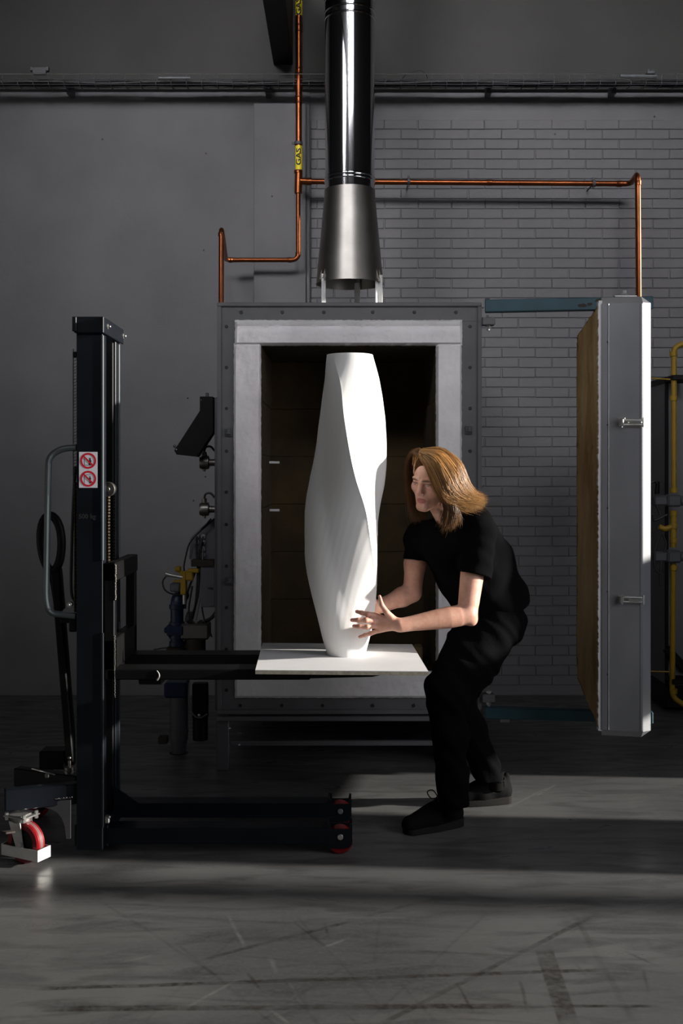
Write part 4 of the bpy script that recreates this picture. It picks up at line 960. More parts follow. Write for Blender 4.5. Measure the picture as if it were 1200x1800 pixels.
def caster(c, yaw, scale=1.0):
    r = .077*scale; c = Vector((c[0], c[1], r)); ax = Vector((math.cos(yaw), math.sin(yaw), 0)); fw = Vector((-ax.y, ax.x, 0)); w2 = .022
    wheel = MB().tube([c-ax*w2, c-ax*w2, c-ax*(w2*.72), c+ax*(w2*.72), c+ax*w2, c+ax*w2], [r*.55, r*.93, r, r, r*.93, r*.55], 48).build('caster_wheel', m_redw, stk)
    MB().tube([c-ax*w2*.35, c-ax*w2*.35, c+ax*w2*.35, c+ax*w2*.35], [r*.97, r*1.003, r*1.003, r*.97], 48).build('tread', m_tread, wheel)
    mb = MB(); mb.tube([c-ax*(w2+.002), c-ax*w2, c+ax*w2, c+ax*(w2+.002)], [r*.66, r*.68, r*.68, r*.66], 32); mb.build('hub', m_black, wheel)
    top = r*2+.022; mb = MB(); tc_ = Vector((c.x, c.y, 0))-fw*.022
    M = Matrix(((ax.x, fw.x, 0, 0), (ax.y, fw.y, 0, 0), (0, 0, 1, 0), (0, 0, 0, 1))); M.translation = tc_+Vector((0, 0, top))
    mb.box((0, 0, 0), (.09, .105, .006), .002, M); mb.box((0, 0, .005), (.085, .06, .004), .002, M)
    mb.cyl(tc_+Vector((0, 0, top-.022)), tc_+Vector((0, 0, top-.003)), .038, .042, n=28)
    for sx_ in (-1, 1):
        for sy_ in (-1, 1): q = tc_+ax*.034*sx_+fw*.042*sy_+Vector((0, 0, top-.008)); mb.cyl(q-Vector((0, 0, .008)), q+Vector((0, 0, .022)), .0075, n=6)
    for s_ in (-1, 1):
        q = ax*(w2+.008)*s_
        pl = [c+q+fw*-.02+Vector((0, 0, -.014)), c+q+fw*.016+Vector((0, 0, -.014)), tc_+q+Vector((0, 0, top-.02))+fw*.022, tc_+q+Vector((0, 0, top-.02))-fw*.034]
        mb.prism(pl, ax*.004*s_)
        mb.cyl(c+q, c+q+ax*.012*s_, .013, n=6)
    ck_ = mb.build('caster_fork', m_zinc, stk)
    return c, ax, fw, ck_
c, ax, fw, ck_ = caster((-1.195, 4.165), R(243.4))
# bright toe guard round the wheel foot
mb = MB(); h0, h1 = .028, .062; w2 = .034
for s_ in (-1, 1): mb.bar(c+ax*w2*s_+fw*-.088+Vector((0, 0, .045-c.z)), c+ax*w2*s_+fw*.085+Vector((0, 0, .045-c.z)), .004, .042, .001)
mb.bar(c+ax*w2*1.05-fw*.09+Vector((0, 0, .045-c.z)), c-ax*w2*1.05-fw*.09+Vector((0, 0, .045-c.z)), .004, .044, .001)
mb.bar(c+ax*w2*1.05+fw*.087+Vector((0, 0, .045-c.z)), c-ax*w2*1.05+fw*.087+Vector((0, 0, .045-c.z)), .004, .044, .001)
mb.build('toe_guard', m_alu, ck_)
q = c+ax*.05+Vector((0, 0, .05)); MB().bar(q-fw*.02, q-fw*.02+ax*.05+Vector((0, 0, .01)), .03, .008, .002).build('brake_lever', m_rust, ck_)
caster((sx(66, 4.70), 4.72), R(160))
# safety sticker
stx0, stx1, stz0, stz1 = sx(139.5), sx(172), szz(857.5), szz(794.5); sy = YN-.0068
stc = MB().box(((stx0+stx1)/2, sy, (stz0+stz1)/2), (stx1-stx0, .0012, stz1-stz0), .0004).build('safety_sticker', m_white, stk)
def flat_ring(c, r0_, r1_, y, n=40):
    mb = MB(); vs = []; 
    for j in range(n): a = 2*math.pi*j/n; vs += [(c[0]+r0_*math.cos(a), y, c[1]+r0_*math.sin(a)), (c[0]+r1_*math.cos(a), y, c[1]+r1_*math.sin(a))]
    return mb.add(vs, [[2*j, 2*((j+1) % n), 2*((j+1) % n)+1, 2*j+1] for j in range(n)])
for py in (810, 841.5):
    cx_, cz_ = sx(155.7), szz(py); rr = 14/F*YN
    mb = flat_ring((cx_, cz_), rr*.76, rr, sy-.0009)
    d = Vector((1, 0, -1)).normalized(); n_ = Vector((1, 0, 1)).normalized(); a, b_ = Vector((cx_, sy-.0011, cz_))-d*rr*.8, Vector((cx_, sy-.0011, cz_))+d*rr*.8
    mb.add([a-n_*rr*.1, b_-n_*rr*.1, b_+n_*rr*.1, a+n_*rr*.1], [[0, 1, 2, 3]]); mb.build('red_prohibition', m_red, stc, smooth=False)
    mb = MB(); y_ = sy-.0008; u_ = rr/14
    def fl(x0, z0, x1, z1): mb.add([(cx_+x0*u_, y_, cz_+z0*u_), (cx_+x1*u_, y_, cz_+z0*u_), (cx_+x1*u_, y_, cz_+z1*u_), (cx_+x0*u_, y_, cz_+z1*u_)], [[0, 1, 2, 3]])
    if py < 820:
        fl(-7, -8, -6.2, 5); fl(-7, -8, 5, -7.2); fl(1, -7, 5.5, 1); fl(2, 1, 4.5, 5); fl(0, -2, 2, 0)
    else:
        fl(-7, -8, -6.2, 5); fl(-4, 6.5, 5, 7.2); fl(-4, 3, -3.3, 7); fl(2, -8, 4.6, -2); fl(1.5, -2, 5, 2); fl(2.4, 2.4, 4.2, 4.6); fl(-1, 0, 2, 1)
    mb.build('pictogram', m_ink, stc, smooth=False)
m_faint = mat('faint_print', (.022, .023, .025), .5)
for txt, px, py, sz_ in (('500 kg', 154, 908, .025),):
    vs, fs = text_mesh(txt, sz_); MB().add([(sx(px)+v.x, YN-.0066, szz(py)+v.y) for v in vs], fs).build('capacity_print', m_faint, stk, smooth=False)

# ------------------------------------------------------------------ the person
man = root('person', P(800, 1440, 4.68)*1.0, 'long-haired person in black t-shirt and trousers bending to steady the white vase', 'person')
man.location.z = 0
H = P(760, 843, 4.49)
yaw, pit, rol = R(38), R(13), R(9)
f0 = Vector((-math.sin(yaw), -math.cos(yaw), 0)); l0 = Vector((math.cos(yaw), -math.sin(yaw), 0)); Z = Vector((0, 0, 1))
hf = f0*math.cos(pit)-Z*math.sin(pit); hu0 = Z*math.cos(pit)+f0*math.sin(pit)
hl = l0*math.cos(rol)-hu0*math.sin(rol); hu = hu0*math.cos(rol)+l0*math.sin(rol)
HA = np.array([[hl.x, hf.x, hu.x], [hl.y, hf.y, hu.y], [hl.z, hf.z, hu.z]], dtype=np.float32)
HS = .99
def hw(x, y, z): return H+(hl*x+hf*y+hu*z)*HS
nb_ = P(795, 918, 4.51)                     # base of the neck
shN, shF = P(838, 940, 4.43), P(735, 940, 4.62)
elN, wrN = P(821, 1080, 4.355), P(704, 1099, 4.30)
elF, wrF = P(724, 1042, 4.60), P(667, 1066, 4.575)
pel = P(868, 1080, 4.72); hipN, hipF = P(884, 1098, 4.61), P(846, 1105, 4.80)
def HL(Q): return ((Q-V3(H)) @ HA)/HS
def head_sdf(Q):
    q = HL(Q); e = lambda c, r: ell(q, c, r)
    d = e((0, -.016, .034), (.074, .094, .086))
    d = su(d, e((0, .018, -.028), (.065, .070, .080)), .03)
    qa = q.copy(); qa[:, 0] = np.abs(qa[:, 0])
    d = su(d, cone(qa, (.055, -.006, -.056), (.015, .070, -.098), .016, .016), .025)
    d = su(d, ell(q, (0, .076, -.102), (.020, .015, .015)), .018)
    d = su(d, ell(qa, (.040, .058, -.022), (.022, .020, .018)), .020)
    d = su(d, cone(qa, (.008, .088, .0155), (.042, .074, .019), .0095, .008), .012)
    d = ss(d, ell(qa, (.031, .096, -.001), (.017, .017, .012)), .012)
    d = su(d, ell(qa, (.032, .0745, -.001), (.0145, .0125, .0125)), .004)            # lids over the eyeballs
    d = ss(d, ell(qa, (.032, .0905, -.0015), (.0125, .008, .0028)), .002)             # eye slit
    d = su(d, cone(qa, (.018, .0845, .0085), (.045, .0725, .0075), .0035, .003), .004) # upper lid fold
    d = su(d, cone(q, (0, .088, .012), (0, .106, -.034), .0065, .0095), .010)
    d = su(d, ell(q, (0, .108, -.036), (.0095, .010, .009)), .006)
    d = su(d, ell(qa, (.0115, .096, -.040), (.0075, .010, .0075)), .005)
    d = ss(d, ell(qa, (.0065, .100, -.0475), (.004, .005, .003)), .003)
    d = su(d, ell(q, (0, .072, -.068), (.026, .016, .022)), .012)                       # muzzle
    d = su(d, ell(q, (0, .0865, -.0645), (.017, .0055, .0042)), .0035); d = su(d, ell(q, (0, .0858, -.0742), (.0145, .0062, .0048)), .0035)
    d = ss(d, ell(q, (0, .0935, -.0692), (.018, .006, .0012)), .002)
    d = ss(d, ell(q, (0, .093, -.086), (.016, .006, .004)), .006)
    ear = su(ell(qa, (.074, -.004, -.010), (.008, .018, .030)), ell(qa, (.070, .004, -.030), (.007, .010, .012)), .006)
    ear = ss(ear, ell(qa, (.082, .002, -.006), (.006, .010, .018)), .004)
    return su(d, ear, .006)
# near (left) hand, palm against the vase: joints in the photograph's frame
def hp3(l): return [P(*a) for a in l]
fingers = [hp3([(662, 1082, 4.315), (646, 1079.5, 4.300), (635, 1077, 4.305), (627, 1075, 4.316)]),
           hp3([(662, 1091, 4.310), (643, 1090, 4.290), (629, 1090, 4.292), (618.5, 1090, 4.304)]),
           hp3([(662, 1100, 4.312), (645, 1102, 4.292), (632, 1101.5, 4.294), (622, 1100.5, 4.306)]),
           hp3([(664, 1108.5, 4.318), (651, 1113.5, 4.305), (641, 1116.5, 4.306), (632, 1119.5, 4.316)])]
frad = [(.0102, .0085, .0078, .0064), (.0095, .0088, .0080, .0066), (.0092, .0085, .0078, .0064), (.0084, .0074, .0068, .0056)]
thumb = hp3([(692, 1090, 4.305), (679, 1076, 4.295), (670.5, 1063, 4.292), (667, 1048.5, 4.298)]); frad = [tuple(r_*1.16 for r_ in f_) for f_ in frad]; trad = (.0155, .0115, .0092, .0066)
palmv = hp3([(698, 1098, 4.302), (664, 1083, 4.313), (663, 1092, 4.309), (664, 1101, 4.311), (667, 1108, 4.316)])
def hand_sdf(Q):
    d = None
    for i in range(4):
        e = cone(Q, palmv[0], palmv[i+1], .0175, .0105); d = e if d is None else su(d, e, .012)
    d = su(d, cone(Q, palmv[0], P(677, 1096, 4.312), .018, .016), .014)
    for p_, r_ in zip(fingers, frad):
        e = chain(Q, p_, r_, .002)
        for kq in (1, 2): e = su(e, sph(Q, p_[kq], r_[kq]*1.06), .003)
        d = su(d, e, .0045)
    d = su(d, chain(Q, thumb, trad, .004), .010)
    # creases at the knuckles
    return d
fhand = [hp3([(652, 1070, 4.590), (642, 1066, 4.580), (630, 1065, 4.560)]), hp3([(652, 1078, 4.592), (640, 1077, 4.580), (628, 1077, 4.556)]), hp3([(653, 1086, 4.590), (642, 1088, 4.578), (631, 1089, 4.556)]), hp3([(655, 1092, 4.586), (646, 1096, 4.574), (638, 1099, 4.556)])]
def fhand_sdf(Q):
    d = cone(Q, wrF, P(653, 1080, 4.588), .021, .020); d = su(d, cone(Q, wrF, P(655, 1072, 4.59), .018, .014), .012)
    for p_ in fhand: d = su(d, chain(Q, p_, (.0092, .0085, .0065), .002), .005)
    return su(d, chain(Q, hp3([(662, 1062, 4.565), (654, 1050, 4.545), (648, 1044, 4.53)]), (.012, .0095, .007), .003), .008)
def body_sdf(Q):
    d = head_sdf(Q)
    nt_ = hw(0, -.028, -.055)
    d = su(d, cone(Q, nt_, nb_, .049, .046), .02)
    d = su(d, cone(Q, hw(0, .006, -.075), P(784, 922, 4.49), .026, .030), .03)
    # trunk under the shirt
    d = su(d, cone(Q, nb_, shN, .035, .040), .03); d = su(d, cone(Q, nb_, shF, .032, .036), .03)
    d = su(d, chain(Q, [P(808, 965, 4.56), P(845, 1030, 4.66), pel], (.07, .08, .09), .05), .05)
    # near arm
    a1 = shN.lerp(elN, .45)
    d = su(d, chain(Q, [shN, a1, shN.lerp(elN, .85), elN], (.050, .048, .042, .038), 0), .02)
    d = su(d, chain(Q, [elN, elN.lerp(wrN, .14), elN.lerp(wrN, .28), elN.lerp(wrN, .45), elN.lerp(wrN, .65), elN.lerp(wrN, .85), wrN], (.039, .0425, .0430, .0395, .0345, .0295, .0280), 0), .012)
    d = su(d, sph(Q, elN+Vector((.020, .0, -.026)), .018), .02)
    d = su(d, hand_sdf(Q), .010)
    # far arm
    d = su(d, chain(Q, [shF, shF.lerp(elF, .5), elF], (.040, .044, .038), .02), .03)
    d = su(d, chain(Q, [elF, elF.lerp(wrF, .3), elF.lerp(wrF, .9), wrF], (.037, .040, .029, .026), .015), .015)
    return su(d, fhand_sdf(Q), .008)
def skin_material():
    m = bpy.data.materials.new('skin'); m.use_nodes = True; nt = m.node_tree; b = nt.nodes['Principled BSDF']; L = nt.links.new
    at = nt.nodes.new('ShaderNodeAttribute'); at.attribute_name = 'tint'; tc = nt.nodes.new('ShaderNodeTexCoord')
    n = nt.nodes.new('ShaderNodeTexNoise'); n.inputs['Scale'].default_value = 38; n.inputs['Detail'].default_value = 6; L(tc.outputs['Object'], n.inputs['Vector'])
    mx = nt.nodes.new('ShaderNodeMix'); mx.data_type = 'RGBA'; mx.blend_type = 'MULTIPLY'; mx.inputs[0].default_value = .5
    cr = nt.nodes.new('ShaderNodeValToRGB'); cr.color_ramp.elements[0].position = .35; cr.color_ramp.elements[0].color = (.72, .58, .52, 1); cr.color_ramp.elements[1].position = .65; cr.color_ramp.elements[1].color = (1, 1, 1, 1)
    L(n.outputs[0], cr.inputs[0]); L(at.outputs['Color'], mx.inputs[6]); L(cr.outputs[0], mx.inputs[7]); L(mx.outputs[2], b.inputs['Base Color'])
    b.inputs['Roughness'].default_value = .5; b.inputs['Subsurface Weight'].default_value = .2; b.inputs['Subsurface Radius'].default_value = (.012, .005, .003); b.inputs['Subsurface Scale'].default_value = .6
    n2 = nt.nodes.new('ShaderNodeTexNoise'); n2.inputs['Scale'].default_value = 260; L(tc.outputs['Object'], n2.inputs['Vector'])
    bp = nt.nodes.new('ShaderNodeBump'); bp.inputs['Strength'].default_value = .25; bp.inputs['Distance'].default_value = .0015; L(n2.outputs[0], bp.inputs['Height']); L(bp.outputs[0], b.inputs['Normal'])
    return m
body, bpos = sdf_mesh('body', body_sdf, (0.0, 4.12, .66), (.80, 4.86, 1.66), .0025, skin_material(), man, S=6, smooth_it=1)
q = ((bpos.astype(np.float32)-V3(H)) @ HA)/HS
col = np.tile(np.array([.66, .37, .275]), (len(bpos), 1))
def blend(c, k): global col; k = k[:, None]; col = col*(1-k)+np.array(c)*k
lip = np.clip(1.35-np.linalg.norm((q-np.array([0, .0895, -.0695]))/np.array([.0205, .014, .0095]), axis=1), 0, .35)/.35
blend((.45, .14, .13), lip)
qa = np.abs(q[:, 0])
brow = np.clip(1.4-np.sqrt(((qa-.032)/.021)**2+((q[:, 2]-.0175-.10*(.032-np.abs(qa-.032))*0+.12*np.maximum(qa-.034, 0))/.0042)**2+((q[:, 1]-.085)/.03)**2), 0, .5)/.5
blend((.10, .055, .03), brow*.85)
lash = np.clip(1.25-np.sqrt(((qa-.032)/.0165)**2+((q[:, 2]-.0035)/.0028)**2+((q[:, 1]-.088)/.02)**2), 0, .3)/.3
blend((.12, .06, .045), lash*.8)
stub = np.clip((-.052-q[:, 2])/.02, 0, 1)*np.clip((q[:, 1]-.0)/.03, 0, 1)*(q[:, 2] > -.13)*(np.abs(q[:, 0]) < .08)*(1-lip)
blend((.42, .24, .17), stub*.35)
chk = np.clip(1-np.sqrt(((qa-.042)/.025)**2+((q[:, 2]+.03)/.022)**2+((q[:, 1]-.07)/.04)**2), 0, 1)+np.clip(1-np.sqrt((q[:, 0]/.014)**2+((q[:, 2]+.036)/.014)**2+((q[:, 1]-.11)/.02)**2), 0, 1)
blend((.62, .27, .20), np.clip(chk, 0, 1)*.5)
tipk = np.zeros(len(bpos))
for p_ in fingers+[thumb]:
    tipk = np.maximum(tipk, np.clip(1.3-np.linalg.norm(bpos-np.array(p_[3]), axis=1)/.012, 0, 1))
    for kk in (1, 2): tipk = np.maximum(tipk, .45*np.clip(1.3-np.linalg.norm(bpos-np.array(p_[kk]), axis=1)/.010, 0, 1))
blend((.62, .22, .16), np.clip(tipk*1.0, 0, 1)*.85)
fa = np.clip(1-np.abs(np.linalg.norm(bpos-np.array(elN.lerp(wrN, .5)), axis=1))/.14, 0, 1)**.7
blend((.47, .27, .17), fa*.35)
ca = body.data.color_attributes.new('tint', 'FLOAT_COLOR', 'POINT'); ca.data.foreach_set('color', np.concatenate([col, np.ones((len(col), 1))], 1).astype(np.float32).ravel())
# nails
m_nail = mat('finger_nail', (.66, .38, .31), .3)
for p_, r_ in zip(fingers+[thumb], [f_[3] for f_ in frad]+[trad[3]]):
    d = (p_[3]-p_[2]).normalized(); c = p_[3]-d*.001+Vector((0, -r_*.86, 0)); mb = MB(); mb.sphere(c, 1, 12, 8, (.0052 if abs(d.x) > .5 else .0042, .0016, .0040 if abs(d.x) > .5 else .0055)); mb.build('finger_nail', m_nail, man)
# eyes
m_eye = mat('eye_white', (.30, .24, .22), .5, spec=.2); m_iris = mat('iris', (.022, .020, .018), .5, spec=.2); m_pup = mat('pupil', (.005, .005, .005), .1)
for s_ in (-1, 1):
    c = hw(.032*s_, .0740, -.0015); look = (hf-hl*.12).normalized()
    ey = MB().sphere(c, .0122, 20, 14).build('eyeball', m_eye, man)
    def disc(r_, off, nm, m_):
        a = look.orthogonal().normalized(); b_ = look.cross(a); vs = [c+look*(off+.0006)]+[c+look*off+(a*math.cos(t)+b_*math.sin(t))*r_ for t in [2*math.pi*i/20 for i in range(20)]]
        MB().add(vs, [[0, 1+i, 1+(i+1) % 20] for i in range(20)]).build(nm, m_, ey)
    disc(.0066, .0105, 'iris', m_iris); disc(.0026, .0114, 'pupil', m_pup)
# shirt
cuffN = shN.lerp(elN, .52); cuffF = shF.lerp(elF, .44)
def halfspace(Q, p, n): return (Q-V3(p)) @ V3(Vector(n).normalized())
def fold(Q, amp, *dirs):
    s = 0
    for (v, fq, ph) in dirs: s = s+np.sin(Q @ V3(v)*fq+ph+1.3*np.sin(Q @ V3((v[1], v[2], v[0]))*fq*.4))
    return amp*s
sd_shN = shN+Vector((.012, -.0, .0))
def shirt_sdf(Q):
    d = chain(Q, [P(820, 950, 4.50), P(850, 1010, 4.57), P(880, 1075, 4.64)], (.086, .088, .098), .04)
    d = su(d, chain(Q, [P(765, 955, 4.60), P(800, 1015, 4.70), P(846, 1078, 4.78)], (.072, .075, .100), .04), .07)
    d = su(d, chain(Q, [P(782, 958, 4.49), P(812, 1010, 4.57), P(850, 1070, 4.66)], (.088, .085, .09), .04), .06)
    d = su(d, chain(Q, [P(805, 945, 4.55), P(850, 985, 4.65), P(888, 1060, 4.72)], (.085, .090, .095), .04), .07)
    d = su(d, cone(Q, nb_+Vector((.012, .02, -.005)), sd_shN, .052, .060), .04); d = su(d, cone(Q, nb_+Vector((0, .0, -.012)), shF+Vector((.01, 0, -.01)), .052, .052), .04)
    d = su(d, chain(Q, [P(768, 946, 4.50), P(738, 940, 4.585), P(728, 950, 4.62)], (.060, .048, .040), .03), .04)
    d = su(d, chain(Q, [P(843, 916, 4.49), P(874, 972, 4.57), P(896, 1040, 4.66), P(901, 1078, 4.68)], (.053, .054, .058, .056), .03), .05)   # rounded back
    d = d+fold(Q, .0022, ((.6, .2, 1), 55, 0), ((1, -.3, -.5), 38, 1.2))
    sl = su(cone(Q, sd_shN, shN.lerp(elN, .75)+Vector((.008, 0, 0)), .062, .072), cone(Q, shF+Vector((.004, 0, 0)), shF.lerp(elF, .7), .052, .056), .001)
    n1, n2 = (elN-shN).normalized(), (elF-shF).normalized()
    slN = np.maximum(cone(Q, sd_shN, shN.lerp(elN, .8)+Vector((.010, 0, 0)), .064, .072)+fold(Q, .0018, ((.3, .4, 1), 70, 0)), halfspace(Q, cuffN, n1+Vector((-.05, 0, .0))))
    slF = np.maximum(cone(Q, shF+Vector((.002, 0, 0)), shF.lerp(elF, .8), .052, .054)+fold(Q, .0015, ((.3, .4, 1), 70, 0)), halfspace(Q, cuffF, n2))
    slN = np.maximum(slN, -np.maximum(cone(Q, cuffN.lerp(shN, .15), elN, .056, .066), -halfspace(Q, cuffN.lerp(shN, .10), n1)))
    slF = np.maximum(slF, -np.maximum(cone(Q, cuffF.lerp(shF, .15), elF, .047, .05), -halfspace(Q, cuffF.lerp(shF, .10), n2)))
    d = su(d, slN, .022); d = su(d, slF, .02)
    # neckline
    nd = (nb_-pel).normalized()
    hole = cone(Q, P(781, 914, 4.47), hw(0, -.02, -.09), .036, .058)
    d = ss(d, hole, .006)
    return np.maximum(d, -halfspace(Q, P(868, 1100, 4.6), (-.55, 0, 1)))
shirt, _ = sdf_mesh('tshirt', shirt_sdf, (.15, 4.12, .66), (.85, 4.90, 1.42), .004, m_cloth, man, smooth_it=1, whole=True)
knN, anN = P(785, 1222, 4.46), P(797, 1405, 4.50)
knF, anF = P(802, 1232, 4.72), P(866, 1378, 4.88)
def trouser_sdf(Q):
    d = chain(Q, [hipN+Vector((-.02, 0, 0)), hipN.lerp(knN, .55), knN], (.106, .096, .083), .05)
    d = su(d, chain(Q, [knN, knN.lerp(anN, .35), knN.lerp(anN, .8), anN+Vector((.002, 0, .0))], (.078, .074, .062, .062), .03), .03)
    d = su(d, cone(Q, P(836, 1122, 4.62), P(786, 1205, 4.48), .112, .084), .04)
    d2 = chain(Q, [hipF, hipF.lerp(knF, .55), knF], (.112, .095, .078), .05)
    d2 = su(d2, chain(Q, [knF, knF.lerp(anF, .35), knF.lerp(anF, .8), anF+Vector((-.004, 0, .03))], (.074, .072, .058, .050), .03), .03)
    d = su(d, d2, .03)
    d = su(d, chain(Q, [P(872, 1075, 4.70), P(884, 1095, 4.72)], (.110, .102), .04), .05)
    d = d+fold(Q, .0028, ((.5, .2, 1), 48, 0), ((1, .3, .7), 75, 2))
    d = np.maximum(d, -halfspace(Q, P(797, 1415, 4.50), (0, 0, 1)))
    return np.maximum(d, halfspace(Q, P(868, 1068, 4.6), (-.55, 0, 1)))
trs, _ = sdf_mesh('trousers', trouser_sdf, (.22, 4.16, .05), (.88, 5.05, 1.08), .005, m_denim, man, smooth_it=1)
mb = MB(); pk = [P(858, 1118, 4.385), P(842, 1145, 4.37), P(833, 1160, 4.36)]
# socks, shoes
def shoe(heel, toe, ank, nm_i):
    heel, toe = Vector((heel[0], heel[1], 0)), Vector((toe[0], toe[1], 0)); d = (toe-heel).normalized(); s = Vector((-d.y, d.x, 0)); Ln = (toe-heel).length
    A = lambda a, b_, z: heel+d*a*Ln+s*b_+Vector((0, 0, z))
    AM = np.array([[d.x, s.x, 0], [d.y, s.y, 0], [0, 0, 1]], dtype=np.float32)
    def up(Q):
        e = cone(Q, A(.14, 0, .052), A(.5, 0, .05), .040, .046); e = su(e, cone(Q, A(.5, 0, .046), A(.86, 0, .036), .046, .036), .03)
        e = su(e, cone(Q, A(.22, 0, .07), Vector((ank.x, ank.y, .115)), .036, .040), .03); e = su(e, cone(Q, A(.33, 0, .10), A(.7, 0, .052), .030, .030), .02)
        e = su(e, cone(Q, A(.10, 0, .05), A(.08, 0, .115), .026, .016), .02)
        e = np.maximum(e, -(Q[:, 2]-.022)); col_ = cone(Q, Vector((ank.x, ank.y, .09)), Vector((ank.x, ank.y, .2)), .034, .045)
        e = ss(e, col_, .006); return e
    sh, _ = sdf_mesh('shoe', up, tuple(np.minimum(np.array(heel), np.array(toe))-np.array((.08, .08, 0))), tuple(np.maximum(np.array(heel), np.array(toe))+np.array((.08, .08, .19))), .003, m_shoe, man)
    def so(Q):
        q_ = (Q-V3(heel)) @ AM; a = q_[:, 0]/Ln; w_ = .034+.012*np.sin(np.clip(a, 0, 1)*math.pi*1.1)+.003
        r = np.maximum(np.abs(q_[:, 1])-w_, 0); ex = np.maximum(np.maximum(.10-a, a-.86)*Ln, 0)
        e = np.sqrt(np.maximum(np.abs(q_[:, 1])-w_*.3, 0)**2+ex**2)-w_*.72
        zz = np.maximum(-(Q[:, 2]-.001), Q[:, 2]-(.036-.014*np.clip(a, 0, 1)))
        return np.maximum(e, zz)
    sdf_mesh('shoe_sole', so, tuple(np.minimum(np.array(heel), np.array(toe))-np.array((.08, .08, .01))), tuple(np.maximum(np.array(heel), np.array(toe))+np.array((.08, .08, .06))), .003, m_sole, sh)
    MB().tube([Vector((ank.x, ank.y, .07)), Vector((ank.x, ank.y, .12)), ank+Vector((0, 0, .06))], [.036, .034, .040], 20).build('sock', m_sock, sh)
    mb = MB()
    for k in range(5):
        t = .40+k*.065; z_ = .112-.055*(k/4); mb.tube(bez([A(t, -.026, z_-.008), A(t+.01, 0, z_+.018), A(t, .026, z_-.008)], 8), .0028, 6)
    for sg in (-1, 1): mb.tube(bez([A(.40, 0, .128), A(.42, .03*sg, .150), A(.47, .05*sg, .140), A(.45, .03*sg, .118), A(.40, 0, .126)], 14), .0026, 6)
    mb.build('laces', m_cable, sh)
    mb = MB()
    for k in range(3): a = .40+k*.10; mb.tube([A(a, -.050+.004*k, .030), A(a+.02, -.047+.004*k, .055), A(a+.0, -.036, .085)], .0032, 6)
    mb.build('side_strap', m_kdark, sh)
    return sh
shoe((.505, 4.62), (.245, 4.475), anN+Vector((.0, .02, 0)), 0)
shoe((.760, 4.93), (.485, 4.87), anF+Vector((.012, 0, 0)), 1)
# hair
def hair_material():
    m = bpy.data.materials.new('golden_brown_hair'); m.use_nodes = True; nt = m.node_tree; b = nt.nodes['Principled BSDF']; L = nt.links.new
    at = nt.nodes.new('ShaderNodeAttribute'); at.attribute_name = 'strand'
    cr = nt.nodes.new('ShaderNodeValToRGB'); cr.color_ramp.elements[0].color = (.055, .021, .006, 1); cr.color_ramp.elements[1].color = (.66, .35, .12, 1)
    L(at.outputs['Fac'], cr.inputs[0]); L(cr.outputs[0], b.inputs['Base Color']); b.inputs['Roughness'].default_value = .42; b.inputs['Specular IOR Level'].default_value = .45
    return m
m_hair = hair_material()
def scalp_sdf(Q):
    q_ = HL(Q); d = ell(q_, (0, -.022, .040), (.081, .098, .087))
    face = ell(q_, (-.004, .100, -.035), (.062, .075, .108)); d = ss(d, face, .015)
    d = su(d, ell(q_, (0, -.06, -.04), (.07, .055, .07)), .03)
    return d
hair_guides = [
 # near side and back, from face edge round to the back
 [[(738, 801, 4.36), (749, 822, 4.335), (761, 851, 4.325), (776, 876, 4.315), (800, 889, 4.315), (832, 893, 4.33)],
  [(738, 799, 4.375), (755, 814, 4.325), (771, 847, 4.307), (782, 873, 4.295), (808, 886, 4.31), (845, 893, 4.33)],
  [(738, 795, 4.39), (764, 805, 4.325), (786, 838, 4.300), (799, 864, 4.30), (822, 879, 4.32), (860, 888, 4.34)],
  [(741, 791, 4.41), (778, 794, 4.365), (803, 820, 4.335), (815, 852, 4.335), (830, 871, 4.345), (858, 882, 4.36)],
  [(744, 790, 4.44), (775, 789, 4.43), (806, 811, 4.42), (820, 845, 4.42), (831, 868, 4.42), (852, 884, 4.41)],
  [(746, 792, 4.48), (776, 793, 4.50), (803, 818, 4.51), (817, 852, 4.51), (826, 875, 4.49), (840, 892, 4.46)]],
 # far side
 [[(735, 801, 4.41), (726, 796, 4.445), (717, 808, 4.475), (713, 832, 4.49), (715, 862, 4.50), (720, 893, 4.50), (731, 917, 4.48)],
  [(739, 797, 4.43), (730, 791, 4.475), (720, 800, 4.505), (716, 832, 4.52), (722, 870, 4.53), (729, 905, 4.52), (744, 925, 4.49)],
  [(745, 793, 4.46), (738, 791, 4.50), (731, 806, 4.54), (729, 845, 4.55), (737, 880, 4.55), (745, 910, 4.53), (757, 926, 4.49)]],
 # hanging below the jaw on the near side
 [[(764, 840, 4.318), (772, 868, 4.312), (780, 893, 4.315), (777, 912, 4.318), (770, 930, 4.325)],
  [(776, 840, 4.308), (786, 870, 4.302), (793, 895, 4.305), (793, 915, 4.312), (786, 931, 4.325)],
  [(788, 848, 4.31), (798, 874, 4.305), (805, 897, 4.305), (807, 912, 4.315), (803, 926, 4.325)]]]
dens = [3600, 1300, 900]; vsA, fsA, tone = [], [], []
rs = np.random.RandomState(3)
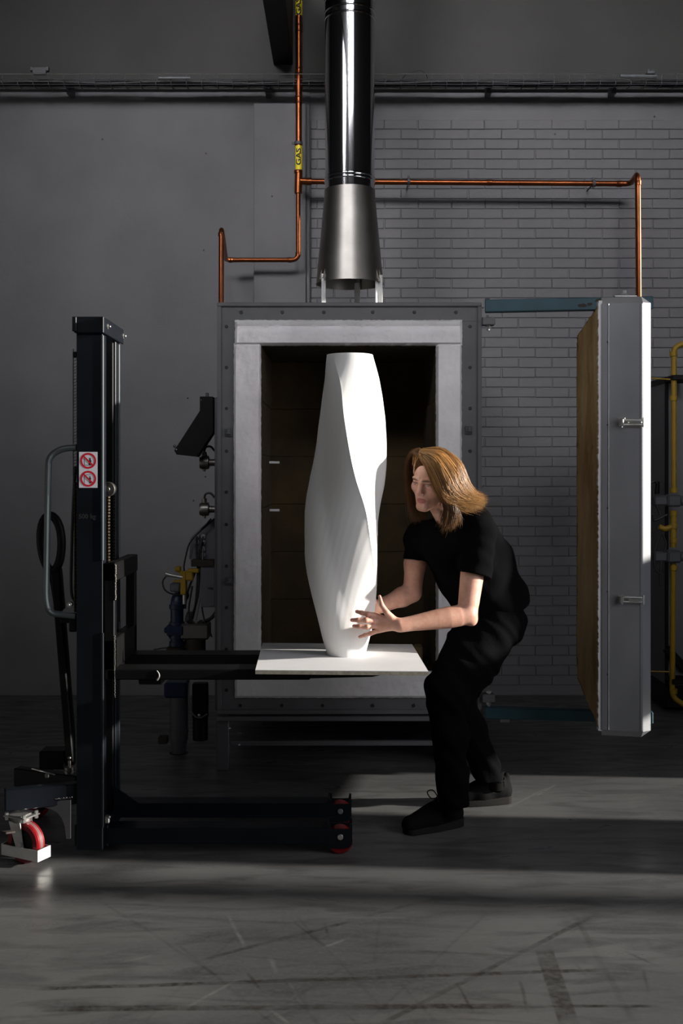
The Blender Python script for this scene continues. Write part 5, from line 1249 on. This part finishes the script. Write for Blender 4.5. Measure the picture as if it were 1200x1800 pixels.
for sheet, nst in zip(hair_guides, dens):
    G = np.array([[tuple(v) for v in bez([P(q_[0], q_[1], q_[2]+.06) for q_ in g], 18)] for g in sheet])   # guides x 19 x 3
    locks = rs.rand(60); 
    for _ in range(nst):
        u = rs.rand()*(len(sheet)-1); lk = locks[int(u*59/(len(sheet)-1))]; i = min(int(u), len(sheet)-2); t = u-i
        L_ = G[i]*(1-t)+G[i+1]*t; n_ = len(L_); s = np.linspace(0, 1, n_)[:, None]
        clump = (rs.randint(0, 14)+.5)/14*(len(sheet)-1); ci = min(int(clump), len(sheet)-2); 
        uu = u+.35*(round(u*5)/5-u); ii = min(int(uu), len(sheet)-2); Lc = G[ii]*(1-(uu-ii))+G[ii+1]*(uu-ii)
        L_ = L_*(1-s*.45)+Lc*s*.45
        off = rs.randn(3)*.0058; ph = rs.rand()*6.28; wav = .0035*np.sin(s*7+ph+u*4)*s
        end = rs.randn(3)*np.array([.012, .010, .012])+np.array([0, 0, .012])*math.sin(ph*3+u*5); depth = abs(rs.randn())*.006
        L_ = L_+off*(.35+.65*s)+wav*np.array([.5, .3, 1])+end*s**3
        L_[:, 1] += depth*(.2+s[:, 0])
        cut = max(10, int(n_*(1-.28*rs.rand()**2))); L_ = L_[:cut]; k = len(L_)
        r = .00072*(1-np.linspace(0, 1, k)**3*.85)
        T_ = np.gradient(L_, axis=0); T_ /= np.linalg.norm(T_, axis=1)[:, None]+1e-9
        A_ = np.cross(T_, np.array([.3, 1, .2])); A_ /= np.linalg.norm(A_, axis=1)[:, None]+1e-9; B_ = np.cross(T_, A_); n0 = len(vsA)*1
        base = sum(len(x) for x in vsA) if False else (0 if not vsA else vsA_n)
        ring = np.stack([L_+r[:, None]*(A_*math.cos(a)+B_*math.sin(a)) for a in (0, 2.094, 4.189)], 1).reshape(-1, 3); vsA.append(ring)
        idx = np.arange(k-1)[:, None]*3
        for a, b_ in ((0, 1), (1, 2), (2, 0)): fsA.append(np.concatenate([idx+a, idx+b_, idx+3+b_, idx+3+a], 1)+base)
        tone.append(np.full(len(ring), np.clip(.5+.20*rs.randn()+.45*(lk-.5), 0, 1)*(1 if nst > 2000 else .30))); vsA_n = base+len(ring)  # far and under-jaw strands get a darker colour to stand in for shade
allv = np.concatenate(vsA); allf = np.concatenate(fsA); tn = np.concatenate(tone)
me = bpy.data.meshes.new('hair'); org = np.array(man.location); me.vertices.add(len(allv)); me.vertices.foreach_set('co', (allv-org).astype(np.float32).ravel())
me.loops.add(len(allf)*4); me.loops.foreach_set('vertex_index', allf.astype(np.int32).ravel()); me.polygons.add(len(allf)); me.polygons.foreach_set('loop_start', np.arange(0, len(allf)*4, 4, dtype=np.int32))
me.polygons.foreach_set('use_smooth', np.ones(len(allf), dtype=bool)); me.update(calc_edges=True); me.materials.append(m_hair)
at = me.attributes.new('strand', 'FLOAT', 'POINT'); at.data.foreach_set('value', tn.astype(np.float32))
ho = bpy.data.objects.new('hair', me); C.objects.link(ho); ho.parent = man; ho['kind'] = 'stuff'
m_scalp = mat('hair_underlayer', (.06, .026, .009), .95, spec=.05, var=(60, .5), stretch=(1, 1, .2))
sdf_mesh('hair_base', scalp_sdf, tuple(np.array(H)-.16), tuple(np.array(H)+.16), .004, m_scalp, man)
